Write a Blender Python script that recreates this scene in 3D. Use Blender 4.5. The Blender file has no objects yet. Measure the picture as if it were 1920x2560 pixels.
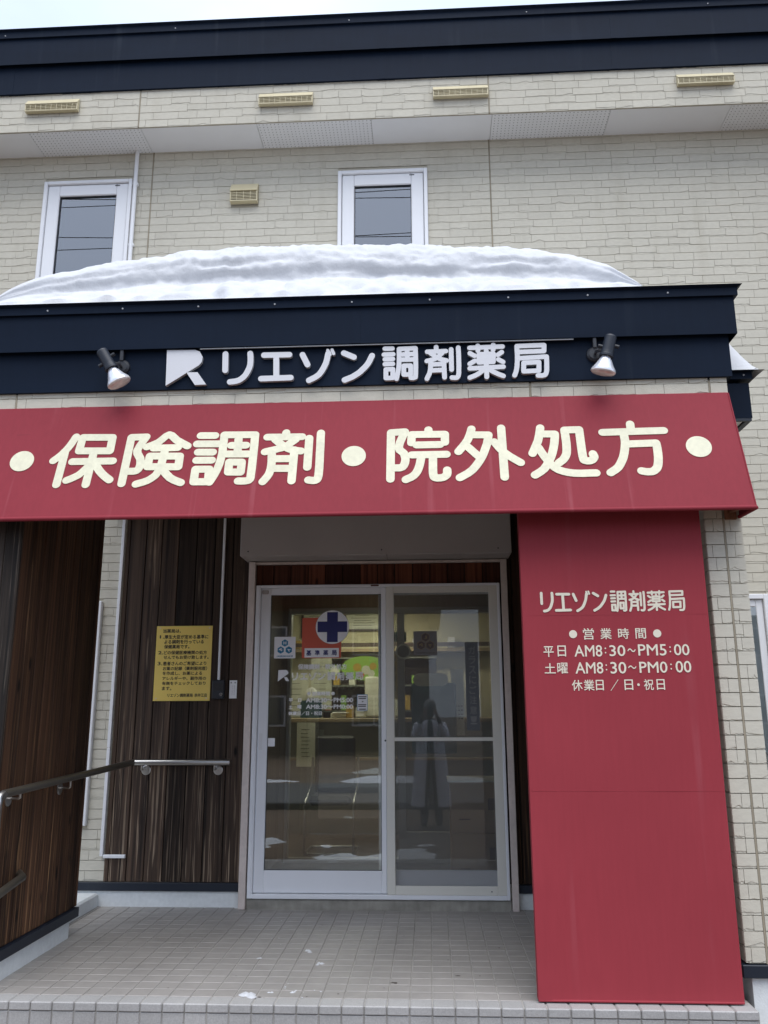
import bpy, math, random
from mathutils import Vector, Matrix, noise as mnoise

scene = bpy.context.scene
COL = scene.collection
R_ = math.radians

# ------------------------------------------------------------------ camera
F_PX, PITCH, YAW, ROLL = 2091.198, 0.2334002, 0.0523995, -0.0040558
CAM = Vector((0.01023, -5.93244, 1.26229))
def cam_axes():
    cp, sp, cy, sy, cr, sr = math.cos(PITCH), math.sin(PITCH), math.cos(YAW), math.sin(YAW), math.cos(ROLL), math.sin(ROLL)
    fwd = Vector((-sy*cp, cy*cp, sp)); right = Vector((cy, sy, 0)); up = right.cross(fwd)
    return cr*right+sr*up, -sr*right+cr*up, fwd
AX = cam_axes()
def project(p):
    d = Vector(p)-CAM
    z = d.dot(AX[2])
    if z < .1: return None
    return 960+F_PX*d.dot(AX[0])/z, 1280-F_PX*d.dot(AX[1])/z
cam = bpy.data.cameras.new('camera'); co = bpy.data.objects.new('camera', cam); COL.objects.link(co)
m = Matrix((AX[0], AX[1], -AX[2])).transposed().to_4x4(); m.translation = CAM
co.matrix_world = m
cam.sensor_fit = 'VERTICAL'; cam.sensor_height = 24; cam.lens = F_PX/2560*24
cam.clip_start = 0.02; cam.clip_end = 600
scene.camera = co

# ------------------------------------------------------------------ sky, sun, exposure
SUN_EL, SUN_AZ = R_(66), R_(10)          # azimuth measured from the street side (-Y) towards +X
world = bpy.data.worlds.new('World'); scene.world = world; world.use_nodes = True
nt = world.node_tree; nt.nodes.clear()
def N(nt, t, **k):
    n = nt.nodes.new(t)
    for a, v in k.items(): setattr(n, a, v)
    return n
sky = N(nt, 'ShaderNodeTexSky', sky_type='NISHITA', sun_disc=False)
sky.sun_elevation = SUN_EL; sky.sun_rotation = R_(180)-SUN_AZ; sky.air_density = 1.0; sky.dust_density = 1.5
tc = N(nt, 'ShaderNodeTexCoord'); mp = N(nt, 'ShaderNodeMapping'); mp.inputs['Scale'].default_value = (1.2, 1.2, 2.6)
cn = N(nt, 'ShaderNodeTexNoise'); cn.inputs['Scale'].default_value = 1.6; cn.inputs['Detail'].default_value = 5
cr = N(nt, 'ShaderNodeValToRGB'); cr.color_ramp.elements[0].position = .30; cr.color_ramp.elements[1].position = .62
cr.color_ramp.elements[0].color = (.62, .62, .62, 1)
mx = N(nt, 'ShaderNodeMix', data_type='RGBA'); mx.inputs[7].default_value = (5.4, 6.1, 7.4, 1)
bg = N(nt, 'ShaderNodeBackground'); bg.inputs['Strength'].default_value = 0.10
ow = N(nt, 'ShaderNodeOutputWorld')
L = nt.links.new
L(tc.outputs['Generated'], mp.inputs['Vector']); L(mp.outputs[0], cn.inputs['Vector']); L(cn.outputs['Fac'], cr.inputs[0])
sp = N(nt, 'ShaderNodeSeparateXYZ'); L(tc.outputs['Generated'], sp.inputs[0])
gr = N(nt, 'ShaderNodeMapRange'); gr.inputs['From Min'].default_value = 0; gr.inputs['From Max'].default_value = 1; gr.inputs['To Min'].default_value = .95; gr.inputs['To Max'].default_value = 1.28
L(sp.outputs[2], gr.inputs[0])
ov = N(nt, 'ShaderNodeVectorMath', operation='SCALE'); ov.inputs[0].default_value = (3.75, 4.3, 5.4); L(gr.outputs[0], ov.inputs['Scale'])
L(ov.outputs[0], mx.inputs[7])
L(cr.outputs[0], mx.inputs[0]); L(sky.outputs[0], mx.inputs[6]); L(mx.outputs[2], bg.inputs[0]); L(bg.outputs[0], ow.inputs[0])
sun = bpy.data.lights.new('sun', 'SUN'); sun.energy = 1.3; sun.angle = R_(54); sun.color = (1, .975, .94)
so = bpy.data.objects.new('sun', sun); COL.objects.link(so)
sd = Vector((math.sin(SUN_AZ)*math.cos(SUN_EL), -math.cos(SUN_AZ)*math.cos(SUN_EL), math.sin(SUN_EL)))
so.rotation_euler = sd.to_track_quat('Z', 'Y').to_euler(); so.location = (0, -20, 30)
vs = scene.view_settings
scene.display_settings.display_device = 'sRGB'
vs.view_transform = 'Standard'; vs.look = 'None'; vs.exposure = 1.18; vs.gamma = 1; vs.use_curve_mapping = False

# ------------------------------------------------------------------ materials
def lin(r, g, b):
    f = lambda c: (c/255/12.92) if c/255 <= .04045 else ((c/255+.055)/1.055)**2.4
    return (f(r), f(g), f(b))
def mat(name, col, rough=.6, metal=0, var=.0, vscale=(3, 3, 3), var2=0, v2scale=(40, 40, 40), bump=0, bscale=120, spec=.5, island=0, coat=0):
    m = bpy.data.materials.new(name); m.use_nodes = True; t = m.node_tree; b = t.nodes['Principled BSDF']
    b.inputs['Roughness'].default_value = rough; b.inputs['Metallic'].default_value = metal
    b.inputs['Specular IOR Level'].default_value = spec
    b.inputs['Coat Weight'].default_value = coat
    b.inputs['Base Color'].default_value = (*col, 1)
    geo = N(t, 'ShaderNodeNewGeometry')
    fac = None
    def nz(scale, detail):
        mpn = N(t, 'ShaderNodeMapping'); mpn.inputs['Scale'].default_value = scale
        t.links.new(geo.outputs['Position'], mpn.inputs['Vector'])
        n = N(t, 'ShaderNodeTexNoise'); n.inputs['Scale'].default_value = 1; n.inputs['Detail'].default_value = detail
        t.links.new(mpn.outputs[0], n.inputs['Vector']); return n.outputs['Fac']
    terms = []
    if var: terms.append((nz(vscale, 5), var))
    if var2: terms.append((nz(v2scale, 3), var2))
    if island: terms.append((geo.outputs['Random Per Island'], island))
    for src, amt in terms:
        mr = N(t, 'ShaderNodeMapRange'); mr.inputs['To Min'].default_value = 1-amt; mr.inputs['To Max'].default_value = 1+amt
        if src.name == 'Fac': mr.inputs['From Min'].default_value = .25; mr.inputs['From Max'].default_value = .75
        t.links.new(src, mr.inputs[0])
        if fac is None: fac = mr.outputs[0]
        else:
            mu = N(t, 'ShaderNodeMath', operation='MULTIPLY'); t.links.new(fac, mu.inputs[0]); t.links.new(mr.outputs[0], mu.inputs[1]); fac = mu.outputs[0]
    if fac is not None:
        vm = N(t, 'ShaderNodeVectorMath', operation='SCALE'); vm.inputs[0].default_value = col
        t.links.new(fac, vm.inputs['Scale']); t.links.new(vm.outputs[0], b.inputs['Base Color'])
    if bump:
        bn = N(t, 'ShaderNodeBump'); bn.inputs['Strength'].default_value = bump; bn.inputs['Distance'].default_value = .004
        t.links.new(nz((bscale,)*3, 4), bn.inputs['Height']); t.links.new(bn.outputs[0], b.inputs['Normal'])
    return m

def glass_mat(name, refl=.07, tint=(1, 1, 1)):
    m = bpy.data.materials.new(name); m.use_nodes = True; t = m.node_tree; t.nodes.clear()
    tr = N(t, 'ShaderNodeBsdfTransparent'); tr.inputs[0].default_value = (*tint, 1)
    gl = N(t, 'ShaderNodeBsdfGlossy'); gl.inputs['Roughness'].default_value = .0; gl.inputs[0].default_value = (1, 1, 1, 1)
    fr = N(t, 'ShaderNodeFresnel'); fr.inputs['IOR'].default_value = (1+math.sqrt(refl))/(1-math.sqrt(refl))
    mx = N(t, 'ShaderNodeMixShader'); o = N(t, 'ShaderNodeOutputMaterial')
    t.links.new(fr.outputs[0], mx.inputs[0]); t.links.new(tr.outputs[0], mx.inputs[1]); t.links.new(gl.outputs[0], mx.inputs[2]); t.links.new(mx.outputs[0], o.inputs[0])
    return m

def mulv(t, src, k):
    n = N(t, 'ShaderNodeMath', operation='MULTIPLY'); n.inputs[1].default_value = k; t.links.new(src, n.inputs[0]); return n.outputs[0]
def wood_mat(name, dark, mid, light, axis='Z', amount=.5, rough=.75, low=None):
    """vertical boards: long grain, dark soaked patches and paler worn fibres; low=(z0,z1) adds rain-bleached wear towards the foot"""
    m = bpy.data.materials.new(name); m.use_nodes = True; t = m.node_tree; b = t.nodes['Principled BSDF']
    b.inputs['Roughness'].default_value = rough; b.inputs['Specular IOR Level'].default_value = .25
    geo = N(t, 'ShaderNodeNewGeometry')
    oi = N(t, 'ShaderNodeObjectInfo')
    mul = N(t, 'ShaderNodeMath', operation='MULTIPLY'); mul.inputs[1].default_value = 37.0
    t.links.new(oi.outputs['Random'], mul.inputs[0])
    comb = N(t, 'ShaderNodeCombineXYZ'); t.links.new(mul.outputs[0], comb.inputs[2])
    add = N(t, 'ShaderNodeVectorMath', operation='ADD'); t.links.new(geo.outputs['Position'], add.inputs[0]); t.links.new(comb.outputs[0], add.inputs[1])
    def nz(sx, sz, det=4, rg=.6, src=None):
        mpn = N(t, 'ShaderNodeMapping'); mpn.inputs['Scale'].default_value = (sx, sx, sz)
        t.links.new(src or add.outputs[0], mpn.inputs['Vector'])
        n = N(t, 'ShaderNodeTexNoise'); n.inputs['Scale'].default_value = 1; n.inputs['Detail'].default_value = det; n.inputs['Roughness'].default_value = rg
        t.links.new(mpn.outputs[0], n.inputs['Vector']); return n.outputs['Fac']
    def ramp(src, p0, p1, c0=(0, 0, 0, 1), c1=(1, 1, 1, 1)):
        r = N(t, 'ShaderNodeValToRGB'); r.color_ramp.elements[0].position = p0; r.color_ramp.elements[1].position = p1
        r.color_ramp.elements[0].color = c0; r.color_ramp.elements[1].color = c1
        t.links.new(src, r.inputs[0]); return r.outputs[0]
    def mixc(f, a, c):
        x = N(t, 'ShaderNodeMix', data_type='RGBA')
        for s, i in ((f, 0), (a, 6), (c, 7)):
            if hasattr(s, 'links'): t.links.new(s, x.inputs[i])
            else: x.inputs[i].default_value = s if i == 0 else (*s, 1)
        return x.outputs[2]
    grain = nz(48, 1.1, 5)
    c = mixc(ramp(grain, .35, .68), dark, mid)
    strip = ramp(nz(40, .5, 2, .4), .46, .56)
    c = mixc(mulv(t, strip, .22), c, tuple(x*1.9 for x in mid))
    fib = ramp(nz(78, 1.4, 3), .55, .63)
    patch = ramp(nz(3.5, .9, 4), .52, .76)
    mu = N(t, 'ShaderNodeMath', operation='MULTIPLY'); t.links.new(fib, mu.inputs[0]); t.links.new(patch, mu.inputs[1])
    w = mu.outputs[0]
    if low:
        sep = N(t, 'ShaderNodeSeparateXYZ'); t.links.new(geo.outputs['Position'], sep.inputs[0])
        wob = N(t, 'ShaderNodeMath', operation='MULTIPLY_ADD'); t.links.new(nz(9, .8, 4, .6, geo.outputs['Position']), wob.inputs[0]); wob.inputs[1].default_value = 1.6
        t.links.new(sep.outputs[2], wob.inputs[2])
        mr = N(t, 'ShaderNodeMapRange'); mr.inputs['From Min'].default_value = low[1]+.8; mr.inputs['From Max'].default_value = low[0]+.8
        t.links.new(wob.outputs[0], mr.inputs[0])
        m2 = N(t, 'ShaderNodeMath', operation='MULTIPLY'); t.links.new(fib, m2.inputs[0]); t.links.new(mr.outputs[0], m2.inputs[1])
        mxm = N(t, 'ShaderNodeMath', operation='MAXIMUM'); t.links.new(w, mxm.inputs[0]); t.links.new(m2.outputs[0], mxm.inputs[1]); w = mxm.outputs[0]
    vo = N(t, 'ShaderNodeTexVoronoi'); vo.inputs['Scale'].default_value = 1; mk = N(t, 'ShaderNodeMapping'); mk.inputs['Scale'].default_value = (7, 7, 2.6)
    t.links.new(add.outputs[0], mk.inputs['Vector']); t.links.new(mk.outputs[0], vo.inputs['Vector'])
    c = mixc(ramp(vo.outputs['Distance'], .055, .12, (1, 1, 1, 1), (0, 0, 0, 1)), c, tuple(x*.35 for x in dark))
    am = N(t, 'ShaderNodeMath', operation='MULTIPLY'); am.inputs[1].default_value = amount; t.links.new(w, am.inputs[0])
    c = mixc(am.outputs[0], c, light)
    hv = N(t, 'ShaderNodeMapRange'); hv.inputs['To Min'].default_value = .55; hv.inputs['To Max'].default_value = 1.6; t.links.new(oi.outputs['Random'], hv.inputs[0])
    sc = N(t, 'ShaderNodeVectorMath', operation='SCALE'); t.links.new(c, sc.inputs[0]); t.links.new(hv.outputs[0], sc.inputs['Scale'])
    t.links.new(sc.outputs[0], b.inputs['Base Color'])
    bn = N(t, 'ShaderNodeBump'); bn.inputs['Strength'].default_value = .5; bn.inputs['Distance'].default_value = .003
    t.links.new(grain, bn.inputs['Height']); t.links.new(bn.outputs[0], b.inputs['Normal'])
    return m

M = {}
def streaks(m, pale, amt, xs=4.5, thr=(.60, .70)):
    t = m.node_tree; b = t.nodes['Principled BSDF']; src = b.inputs['Base Color'].links[0].from_socket
    geo = N(t, 'ShaderNodeNewGeometry'); f = None
    for sc, (p0, p1) in (((xs*3, .6, .45), thr), ((1.3, 1, 2.2), (.35, .75))):
        mpn = N(t, 'ShaderNodeMapping'); mpn.inputs['Scale'].default_value = sc; t.links.new(geo.outputs['Position'], mpn.inputs['Vector'])
        n = N(t, 'ShaderNodeTexNoise'); n.inputs['Scale'].default_value = 1; n.inputs['Detail'].default_value = 3; t.links.new(mpn.outputs[0], n.inputs['Vector'])
        mr = N(t, 'ShaderNodeMapRange'); mr.inputs['From Min'].default_value = p0; mr.inputs['From Max'].default_value = p1; t.links.new(n.outputs['Fac'], mr.inputs[0])
        if f is None: f = mr.outputs[0]
        else:
            mu = N(t, 'ShaderNodeMath', operation='MULTIPLY'); t.links.new(f, mu.inputs[0]); t.links.new(mr.outputs[0], mu.inputs[1]); f = mu.outputs[0]
    x = N(t, 'ShaderNodeMix', data_type='RGBA'); x.inputs[7].default_value = (*pale, 1); t.links.new(mulv(t, f, amt), x.inputs[0]); t.links.new(src, x.inputs[6]); t.links.new(x.outputs[2], b.inputs['Base Color'])
M['siding'] = mat('cream_siding', (.555, .525, .44), .85, var=.05, vscale=(1.2, 1.2, 1.2), var2=.05, v2scale=(25, 25, 60), bump=.35, bscale=160, spec=.2, island=.035)
M['siding_back'] = mat('siding_joint', (.52, .48, .385), .9)
M['sealant'] = mat('joint_sealant', (.30, .26, .19), .8, var=.2, vscale=(8, 8, 3))
M['navy'] = mat('navy_sheet_metal', (.0065, .0125, .026), .55, var=.12, vscale=(1.5, 1.5, 6), var2=.06, v2scale=(30, 30, 4), spec=.08)
M['navy_under'] = mat('navy_flashing', (.008, .013, .024), .5)
M['soffit'] = mat('grey_white_soffit', (.78, .79, .80), .7, var=.03)
M['pvc'] = mat('white_window_frame', (.78, .785, .80), .35, var=.02)
M['alu'] = mat('white_aluminium', (.84, .85, .88), .35, var=.04, vscale=(2, 2, 1))
M['beige_alu'] = mat('ivory_aluminium', (.76, .74, .67), .4, var=.04, vscale=(2, 2, 1))
M['post'] = mat('pinkish_painted_steel', (.66, .57, .52), .5, var=.12, vscale=(12, 12, 3), var2=.06)
M['box'] = mat('shutter_housing_grey', (.42, .38, .36), .5, var=.05, vscale=(3, 3, 3))
M['conc'] = mat('painted_concrete_base', (.72, .745, .74), .85, var=.08, vscale=(4, 4, 9), var2=.06, bump=.3)
M['sill'] = mat('stained_mortar_sill', (.30, .285, .25), .9, var=.28, vscale=(7, 7, 14), var2=.15, v2scale=(30, 30, 8), bump=.4)
M['tile'] = mat('warm_grey_floor_tile', (.315, .295, .276), .5, var=.20, vscale=(1.1, 1.1, 1.1), var2=.07, v2scale=(14, 14, 14), bump=.12, bscale=300, spec=.4, island=.05)
M['nosing'] = mat('speckled_nosing_tile', (.36, .352, .342), .6, var=.10, vscale=(3, 3, 3), var2=.16, v2scale=(180, 180, 180), bump=.2, bscale=300, island=.05)
M['grout'] = mat('grout', (.37, .355, .33), .95, var=.38, vscale=(2.6, 2.6, 2.6), var2=.15, v2scale=(30, 30, 30))
M['vinyl'] = mat('red_awning_vinyl', (.245, .031, .043), .62, var=.06, vscale=(1.5, 1.5, 1.5), var2=.04, v2scale=(60, 60, 5), bump=.05, bscale=40, spec=.14)
M['panel_vinyl'] = mat('red_vinyl_brightened', (.305, .041, .053), .62, var=.06, vscale=(1.5, 1.5, 1.5), var2=.04, v2scale=(60, 60, 5), bump=.05, bscale=40, spec=.14)  # same fabric as the awning, colour lightened to offset the panel's weaker light
streaks(M['vinyl'], (.46, .16, .18), .55)
streaks(M['panel_vinyl'], (.40, .13, .15), .30)
streaks(M['siding'], (.40, .365, .28), .45, 3, (.52, .72))
streaks(M['navy'], (.035, .045, .06), .5, 3)
M['cream_letter'] = mat('cream_cut_sheet', (.68, .655, .48), .5, var=.05, vscale=(9, 9, 9), var2=.07, v2scale=(50, 50, 50), island=.04)
M['panel_letter'] = mat('pale_cream_print', (.76, .70, .56), .55)
M['letter_face'] = mat('white_acrylic', (.68, .68, .70), .35, var=.02)
M['letter_side'] = mat('letter_return_grey', (.42, .43, .44), .5)
M['vent'] = mat('yellowed_plastic', (.56, .495, .32), .5, var=.08, vscale=(6, 6, 6))
M['vent_dark'] = mat('vent_shadow_gap', (.10, .075, .04), .8)
M['snow'] = mat('snow', (.575, .585, .605), .7, var=.05, vscale=(4, 4, 9), bump=.8, bscale=55, spec=.2)
_b = M['snow'].node_tree.nodes['Principled BSDF']; _b.inputs['Subsurface Weight'].default_value = .0; _b.inputs['Subsurface Radius'].default_value = (.05, .06, .08); _b.inputs['Subsurface Scale'].default_value = .3
M['steel'] = mat('brushed_stainless', (.55, .54, .52), .3, 1, var=.05)
M['rail_wood'] = mat('dark_bronze_rail', (.16, .145, .12), .35, .7, var=.1)
M['black'] = mat('black_plastic', (.02, .022, .028), .45)
M['chrome'] = mat('bright_chrome', (.75, .75, .76), .12, 1)
M['bulb'] = mat('silvered_reflector', (.78, .80, .86), .22, .45)
M['lens'] = mat('frosted_bulb_glass', (.72, .69, .66), .2, var=.25, vscale=(30, 30, 30), coat=.5)
M['yellow'] = mat('gold_sign_plate', (.84, .62, .15), .4, var=.05, vscale=(5, 5, 5))
M['ink'] = mat('dark_print', (.03, .025, .02), .6)
M['white'] = mat('white_print', (.86, .86, .88), .5)
M['orange'] = mat('vermilion_print', (.60, .10, .05), .5)
M['blue'] = mat('deep_blue_print', (.018, .02, .14), .5)
M['cyan'] = mat('teal_blue_print', (.01, .19, .36), .5)
M['brown'] = mat('brown_print', (.12, .05, .045), .5)
M['goldline'] = mat('gold_print', (.60, .42, .15), .5)
M['jpa'] = mat('grey_film', (.36, .34, .33), .5)
M['glass'] = glass_mat('door_glass', .10, (.95, .97, .95))
M['wglass'] = glass_mat('upstairs_glass', .27, (.75, .80, .84))
M['plank'] = wood_mat('weathered_back_boards', (.016, .011, .009), (.064, .041, .028), (.38, .285, .20), amount=.9, low=(-.1, 1.35))
M['plank_side'] = wood_mat('brown_side_boards', (.016, .009, .006), (.070, .033, .017), (.36, .20, .095), amount=.55, low=(-.1, 1.2))
M['plank_old'] = wood_mat('grey_corner_board', (.010, .009, .009), (.048, .036, .028), (.36, .30, .23), amount=.6, low=(.2, 2.0))
M['plank_red'] = wood_mat('red_brown_lintel', (.040, .012, .007), (.125, .042, .022), (.19, .07, .035), amount=.5)
M['wood_back'] = mat('board_gap_black', (.008, .006, .005), .9)

# ------------------------------------------------------------------ mesh helpers
class MB:
    def __init__(s): s.v = []; s.f = []; s.mi = []; s.smooth = []
    def add(s, vs, fs, mi=0, smooth=False):
        o = len(s.v); s.v += [tuple(v) for v in vs]
        for f in fs: s.f.append(tuple(i+o for i in f)); s.mi.append(mi); s.smooth.append(smooth)
    def box(s, a, b, mi=0, ch=0.0):
        x0, x1 = sorted((a[0], b[0])); y0, y1 = sorted((a[1], b[1])); z0, z1 = sorted((a[2], b[2]))
        c = min(ch, (x1-x0)*.45, (y1-y0)*.45, (z1-z0)*.45)
        if c <= 0:
            s.add([(x, y, z) for z in (z0, z1) for y in (y0, y1) for x in (x0, x1)],
                  [(0, 2, 3, 1), (4, 5, 7, 6), (0, 1, 5, 4), (2, 6, 7, 3), (0, 4, 6, 2), (1, 3, 7, 5)], mi); return
        V = {}; vs = []
        for ix, x in ((0, x0), (1, x1)):
            for iy, y in ((0, y0), (1, y1)):
                for iz, z in ((0, z0), (1, z1)):
                    sx, sy, sz = (1, -1)[ix]*c, (1, -1)[iy]*c, (1, -1)[iz]*c
                    V[ix, iy, iz, 'x'] = len(vs); vs.append((x, y+sy, z+sz))
                    V[ix, iy, iz, 'y'] = len(vs); vs.append((x+sx, y, z+sz))
                    V[ix, iy, iz, 'z'] = len(vs); vs.append((x+sx, y+sy, z))
        fs = []
        cen = Vector(((x0+x1)/2, (y0+y1)/2, (z0+z1)/2))
        def q(*k):
            p = [Vector(vs[V[i]]) for i in k]; n = (p[1]-p[0]).cross(p[2]-p[0]); mid = sum(p, Vector())/len(p)
            ids = [V[i] for i in k]
            fs.append(tuple(ids if n.dot(mid-cen) > 0 else ids[::-1]))
        for i in (0, 1):
            q((i, 0, 0, 'x'), (i, 1, 0, 'x'), (i, 1, 1, 'x'), (i, 0, 1, 'x'))
            q((0, i, 0, 'y'), (1, i, 0, 'y'), (1, i, 1, 'y'), (0, i, 1, 'y'))
            q((0, 0, i, 'z'), (1, 0, i, 'z'), (1, 1, i, 'z'), (0, 1, i, 'z'))
            for j in (0, 1):
                q((i, j, 0, 'x'), (i, j, 1, 'x'), (i, j, 1, 'y'), (i, j, 0, 'y'))
                q((i, 0, j, 'x'), (i, 1, j, 'x'), (i, 1, j, 'z'), (i, 0, j, 'z'))
                q((0, i, j, 'y'), (1, i, j, 'y'), (1, i, j, 'z'), (0, i, j, 'z'))
                for k in (0, 1): q((i, j, k, 'x'), (i, j, k, 'y'), (i, j, k, 'z'))
        s.add(vs, fs, mi)
    def prism(s, poly, fn, d0, d1, mi=0, mside=None, cap_back=True):
        """poly = 2-D outline (counter-clockwise seen from the front), fn(u,v,d) -> 3-D point, d grows towards the viewer"""
        n = len(poly); vs = [fn(u, v, d1) for u, v in poly]+[fn(u, v, d0) for u, v in poly]
        s.add(vs, [tuple(range(n))], mi)
        sf = [(i, i+n, (i+1) % n+n, (i+1) % n) for i in range(n)]
        s.add(vs, sf, mi if mside is None else mside)
        if cap_back: s.add(vs, [tuple(range(2*n-1, n-1, -1))], mi)
    def tube(s, pts, r, n=10, mi=0, cap=True):
        pts = [Vector(p) for p in pts]; rs = r if isinstance(r, (list, tuple)) else [r]*len(pts)
        rings = []
        prev = None
        for i, p in enumerate(pts):
            t = ((pts[i+1]-p).normalized() if i < len(pts)-1 else Vector())+((p-pts[i-1]).normalized() if i else Vector())
            t.normalize()
            a = (prev - t*prev.dot(t)) if prev is not None else t.orthogonal()
            a.normalize(); prev = a; b = t.cross(a)
            k = 1.0
            if 0 < i < len(pts)-1:
                k = 1/max(.5, math.cos((pts[i+1]-p).angle(p-pts[i-1])/2))
            rings.append([p+(a*math.cos(2*math.pi*j/n)+b*math.sin(2*math.pi*j/n))*rs[i]*(k if k < 1.6 else 1.2) for j in range(n)])
        vs = [v for r_ in rings for v in r_]
        fs = [(i*n+j, i*n+(j+1) % n, (i+1)*n+(j+1) % n, (i+1)*n+j) for i in range(len(pts)-1) for j in range(n)]
        s.add(vs, fs, mi, True)
        if cap: s.add(vs, [tuple(range(n-1, -1, -1)), tuple(range((len(pts)-1)*n, len(pts)*n))], mi)
    def lathe(s, prof, o, axis, n=24, mi=0, mis=None):
        """prof = [(r, h)] along axis from origin o"""
        ax = Vector(axis).normalized(); a = ax.orthogonal().normalized(); b = ax.cross(a); o = Vector(o)
        vs = [o+ax*h+(a*math.cos(2*math.pi*j/n)+b*math.sin(2*math.pi*j/n))*max(r, 1e-4) for r, h in prof for j in range(n)]
        for i in range(len(prof)-1):
            s.add(vs, [(i*n+j, i*n+(j+1) % n, (i+1)*n+(j+1) % n, (i+1)*n+j) for j in range(n)], (mis[i] if mis else mi), True)
    def build(s, name, mats, parent=None, loc=None, weld=False):
        me = bpy.data.meshes.new(name); me.from_pydata(s.v, [], s.f)
        for mm in (mats if isinstance(mats, (list, tuple)) else [mats]): me.materials.append(M[mm] if isinstance(mm, str) else mm)
        me.polygons.foreach_set('material_index', s.mi); me.polygons.foreach_set('use_smooth', s.smooth)
        me.update()
        o = bpy.data.objects.new(name, me); COL.objects.link(o)
        if parent is not None: put(o, parent)
        if loc: o.location = loc
        return o
def put(o, parent):
    o.parent = parent
    w = Matrix.Identity(4); p = parent
    chain = []
    while p is not None: chain.append(p); p = p.parent
    for p in reversed(chain): w = w @ (p.matrix_parent_inverse @ p.matrix_basis)
    o.matrix_parent_inverse = w.inverted()
def thing(name, label, cat, loc=(0, 0, 0), group=None):
    o = bpy.data.objects.new(name, None); COL.objects.link(o); o.location = loc; o.empty_display_size = .1
    o['label'] = label; o['category'] = cat
    if group: o['group'] = group
    return o
def tag(o, label=None, cat=None, group=None, kind=None):
    for k, v in (('label', label), ('category', cat), ('group', group), ('kind', kind)):
        if v: o[k] = v
    return o
def boxobj(name, a, b, m_, parent=None, ch=0.0):
    q = MB(); q.box(a, b, 0, ch); return q.build(name, m_, parent)
XZ = lambda y: (lambda u, v, d: (u, y-d, v))          # drawing plane facing the street at depth y
def capsule(pts, w, n=8):
    """outline of a round-ended stroke of width w along pts (2-D), as separate convex pieces"""
    r = w/2; out = []
    for a, b in zip(pts[:-1], pts[1:]):
        dx, dy = b[0]-a[0], b[1]-a[1]; t = math.atan2(dy, dx)
        o = [(b[0]+r*math.cos(t-math.pi/2+math.pi*k/n), b[1]+r*math.sin(t-math.pi/2+math.pi*k/n)) for k in range(n+1)]
        o += [(a[0]+r*math.cos(t+math.pi/2+math.pi*k/n), a[1]+r*math.sin(t+math.pi/2+math.pi*k/n)) for k in range(n+1)]
        out.append(o)
    return out
def strokes(mb, glyph, w, fn, d0, d1, mi=0, mside=None, closed_ext=False):
    e = 0
    for st in glyph:
        for poly in capsule(st, w):
            mb.prism(poly, fn, d0, d1+e, mi, mside, False); e += 2e-5
def ribbon(pts, w, n=8):
    """one round-ended outline along an open polyline (mitred)"""
    r = w/2; P = [Vector((*p, 0)) for p in pts]; Lf = []; Rt = []
    for i, p in enumerate(P):
        t0 = (p-P[i-1]).normalized() if i else None; t1 = (P[i+1]-p).normalized() if i < len(P)-1 else None
        t = ((t0 or Vector())+(t1 or Vector())).normalized(); nn = Vector((-t.y, t.x, 0))
        k = 1/max(.35, nn.dot(Vector((-(t1 or t0).y, (t1 or t0).x, 0))))
        Lf.append(p+nn*r*k); Rt.append(p-nn*r*k)
    return Lf, Rt
def disc(mb, c, r, fn, d0, d1, mi=0, n=32, mside=None, ry=None):
    mb.prism([(c[0]+r*math.cos(2*math.pi*k/n), c[1]+(ry or r)*math.sin(2*math.pi*k/n)) for k in range(n)], fn, d0, d1, mi, mside)
_txt = {}
def text_geo(s, off=.0):
    k = (s, off)
    if k not in _txt:
        c = bpy.data.curves.new('t', 'FONT'); c.body = s; c.offset = off; c.resolution_u = 3
        o = bpy.data.objects.new('t', c); COL.objects.link(o)
        me = o.evaluated_get(bpy.context.evaluated_depsgraph_get()).to_mesh()
        _txt[k] = ([tuple(v.co) for v in me.vertices], [tuple(p.vertices) for p in me.polygons])
        bpy.data.objects.remove(o); bpy.data.curves.remove(c)
    return _txt[k]
def text_fit(mb, s, x0, z1, x1, z0, fn, d, mi=0, off=.018):
    """set s inside a rectangle; off = how much bolder than the regular face, in em"""
    vs, fs = text_geo(s, 0)
    a0 = min(v[0] for v in vs); a1 = max(v[0] for v in vs); b0 = min(v[1] for v in vs); b1 = max(v[1] for v in vs)
    k = off*1.1
    sx = (x1-x0)/(a1-a0+2*k); sz = (z1-z0)/(b1-b0+2*k)
    for n_, (ox, oy) in enumerate(((0, 0), (k, 0), (-k, 0), (0, k), (0, -k)) if off else ((0, 0),)):
        mb.add([fn(x0+(v[0]-a0+k+ox)*sx, z0+(v[1]-b0+k+oy)*sz, d+n_*1.5e-5) for v in vs], fs, mi)
def rrect(x0, z0, x1, z1, r, n=5):
    o = []
    for cx, cz, a in ((x1-r, z0+r, -90), (x1-r, z1-r, 0), (x0+r, z1-r, 90), (x0+r, z0+r, 180)):
        o += [(cx+r*math.cos(R_(a+90*k/n)), cz+r*math.sin(R_(a+90*k/n))) for k in range(n+1)]
    return o
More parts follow.
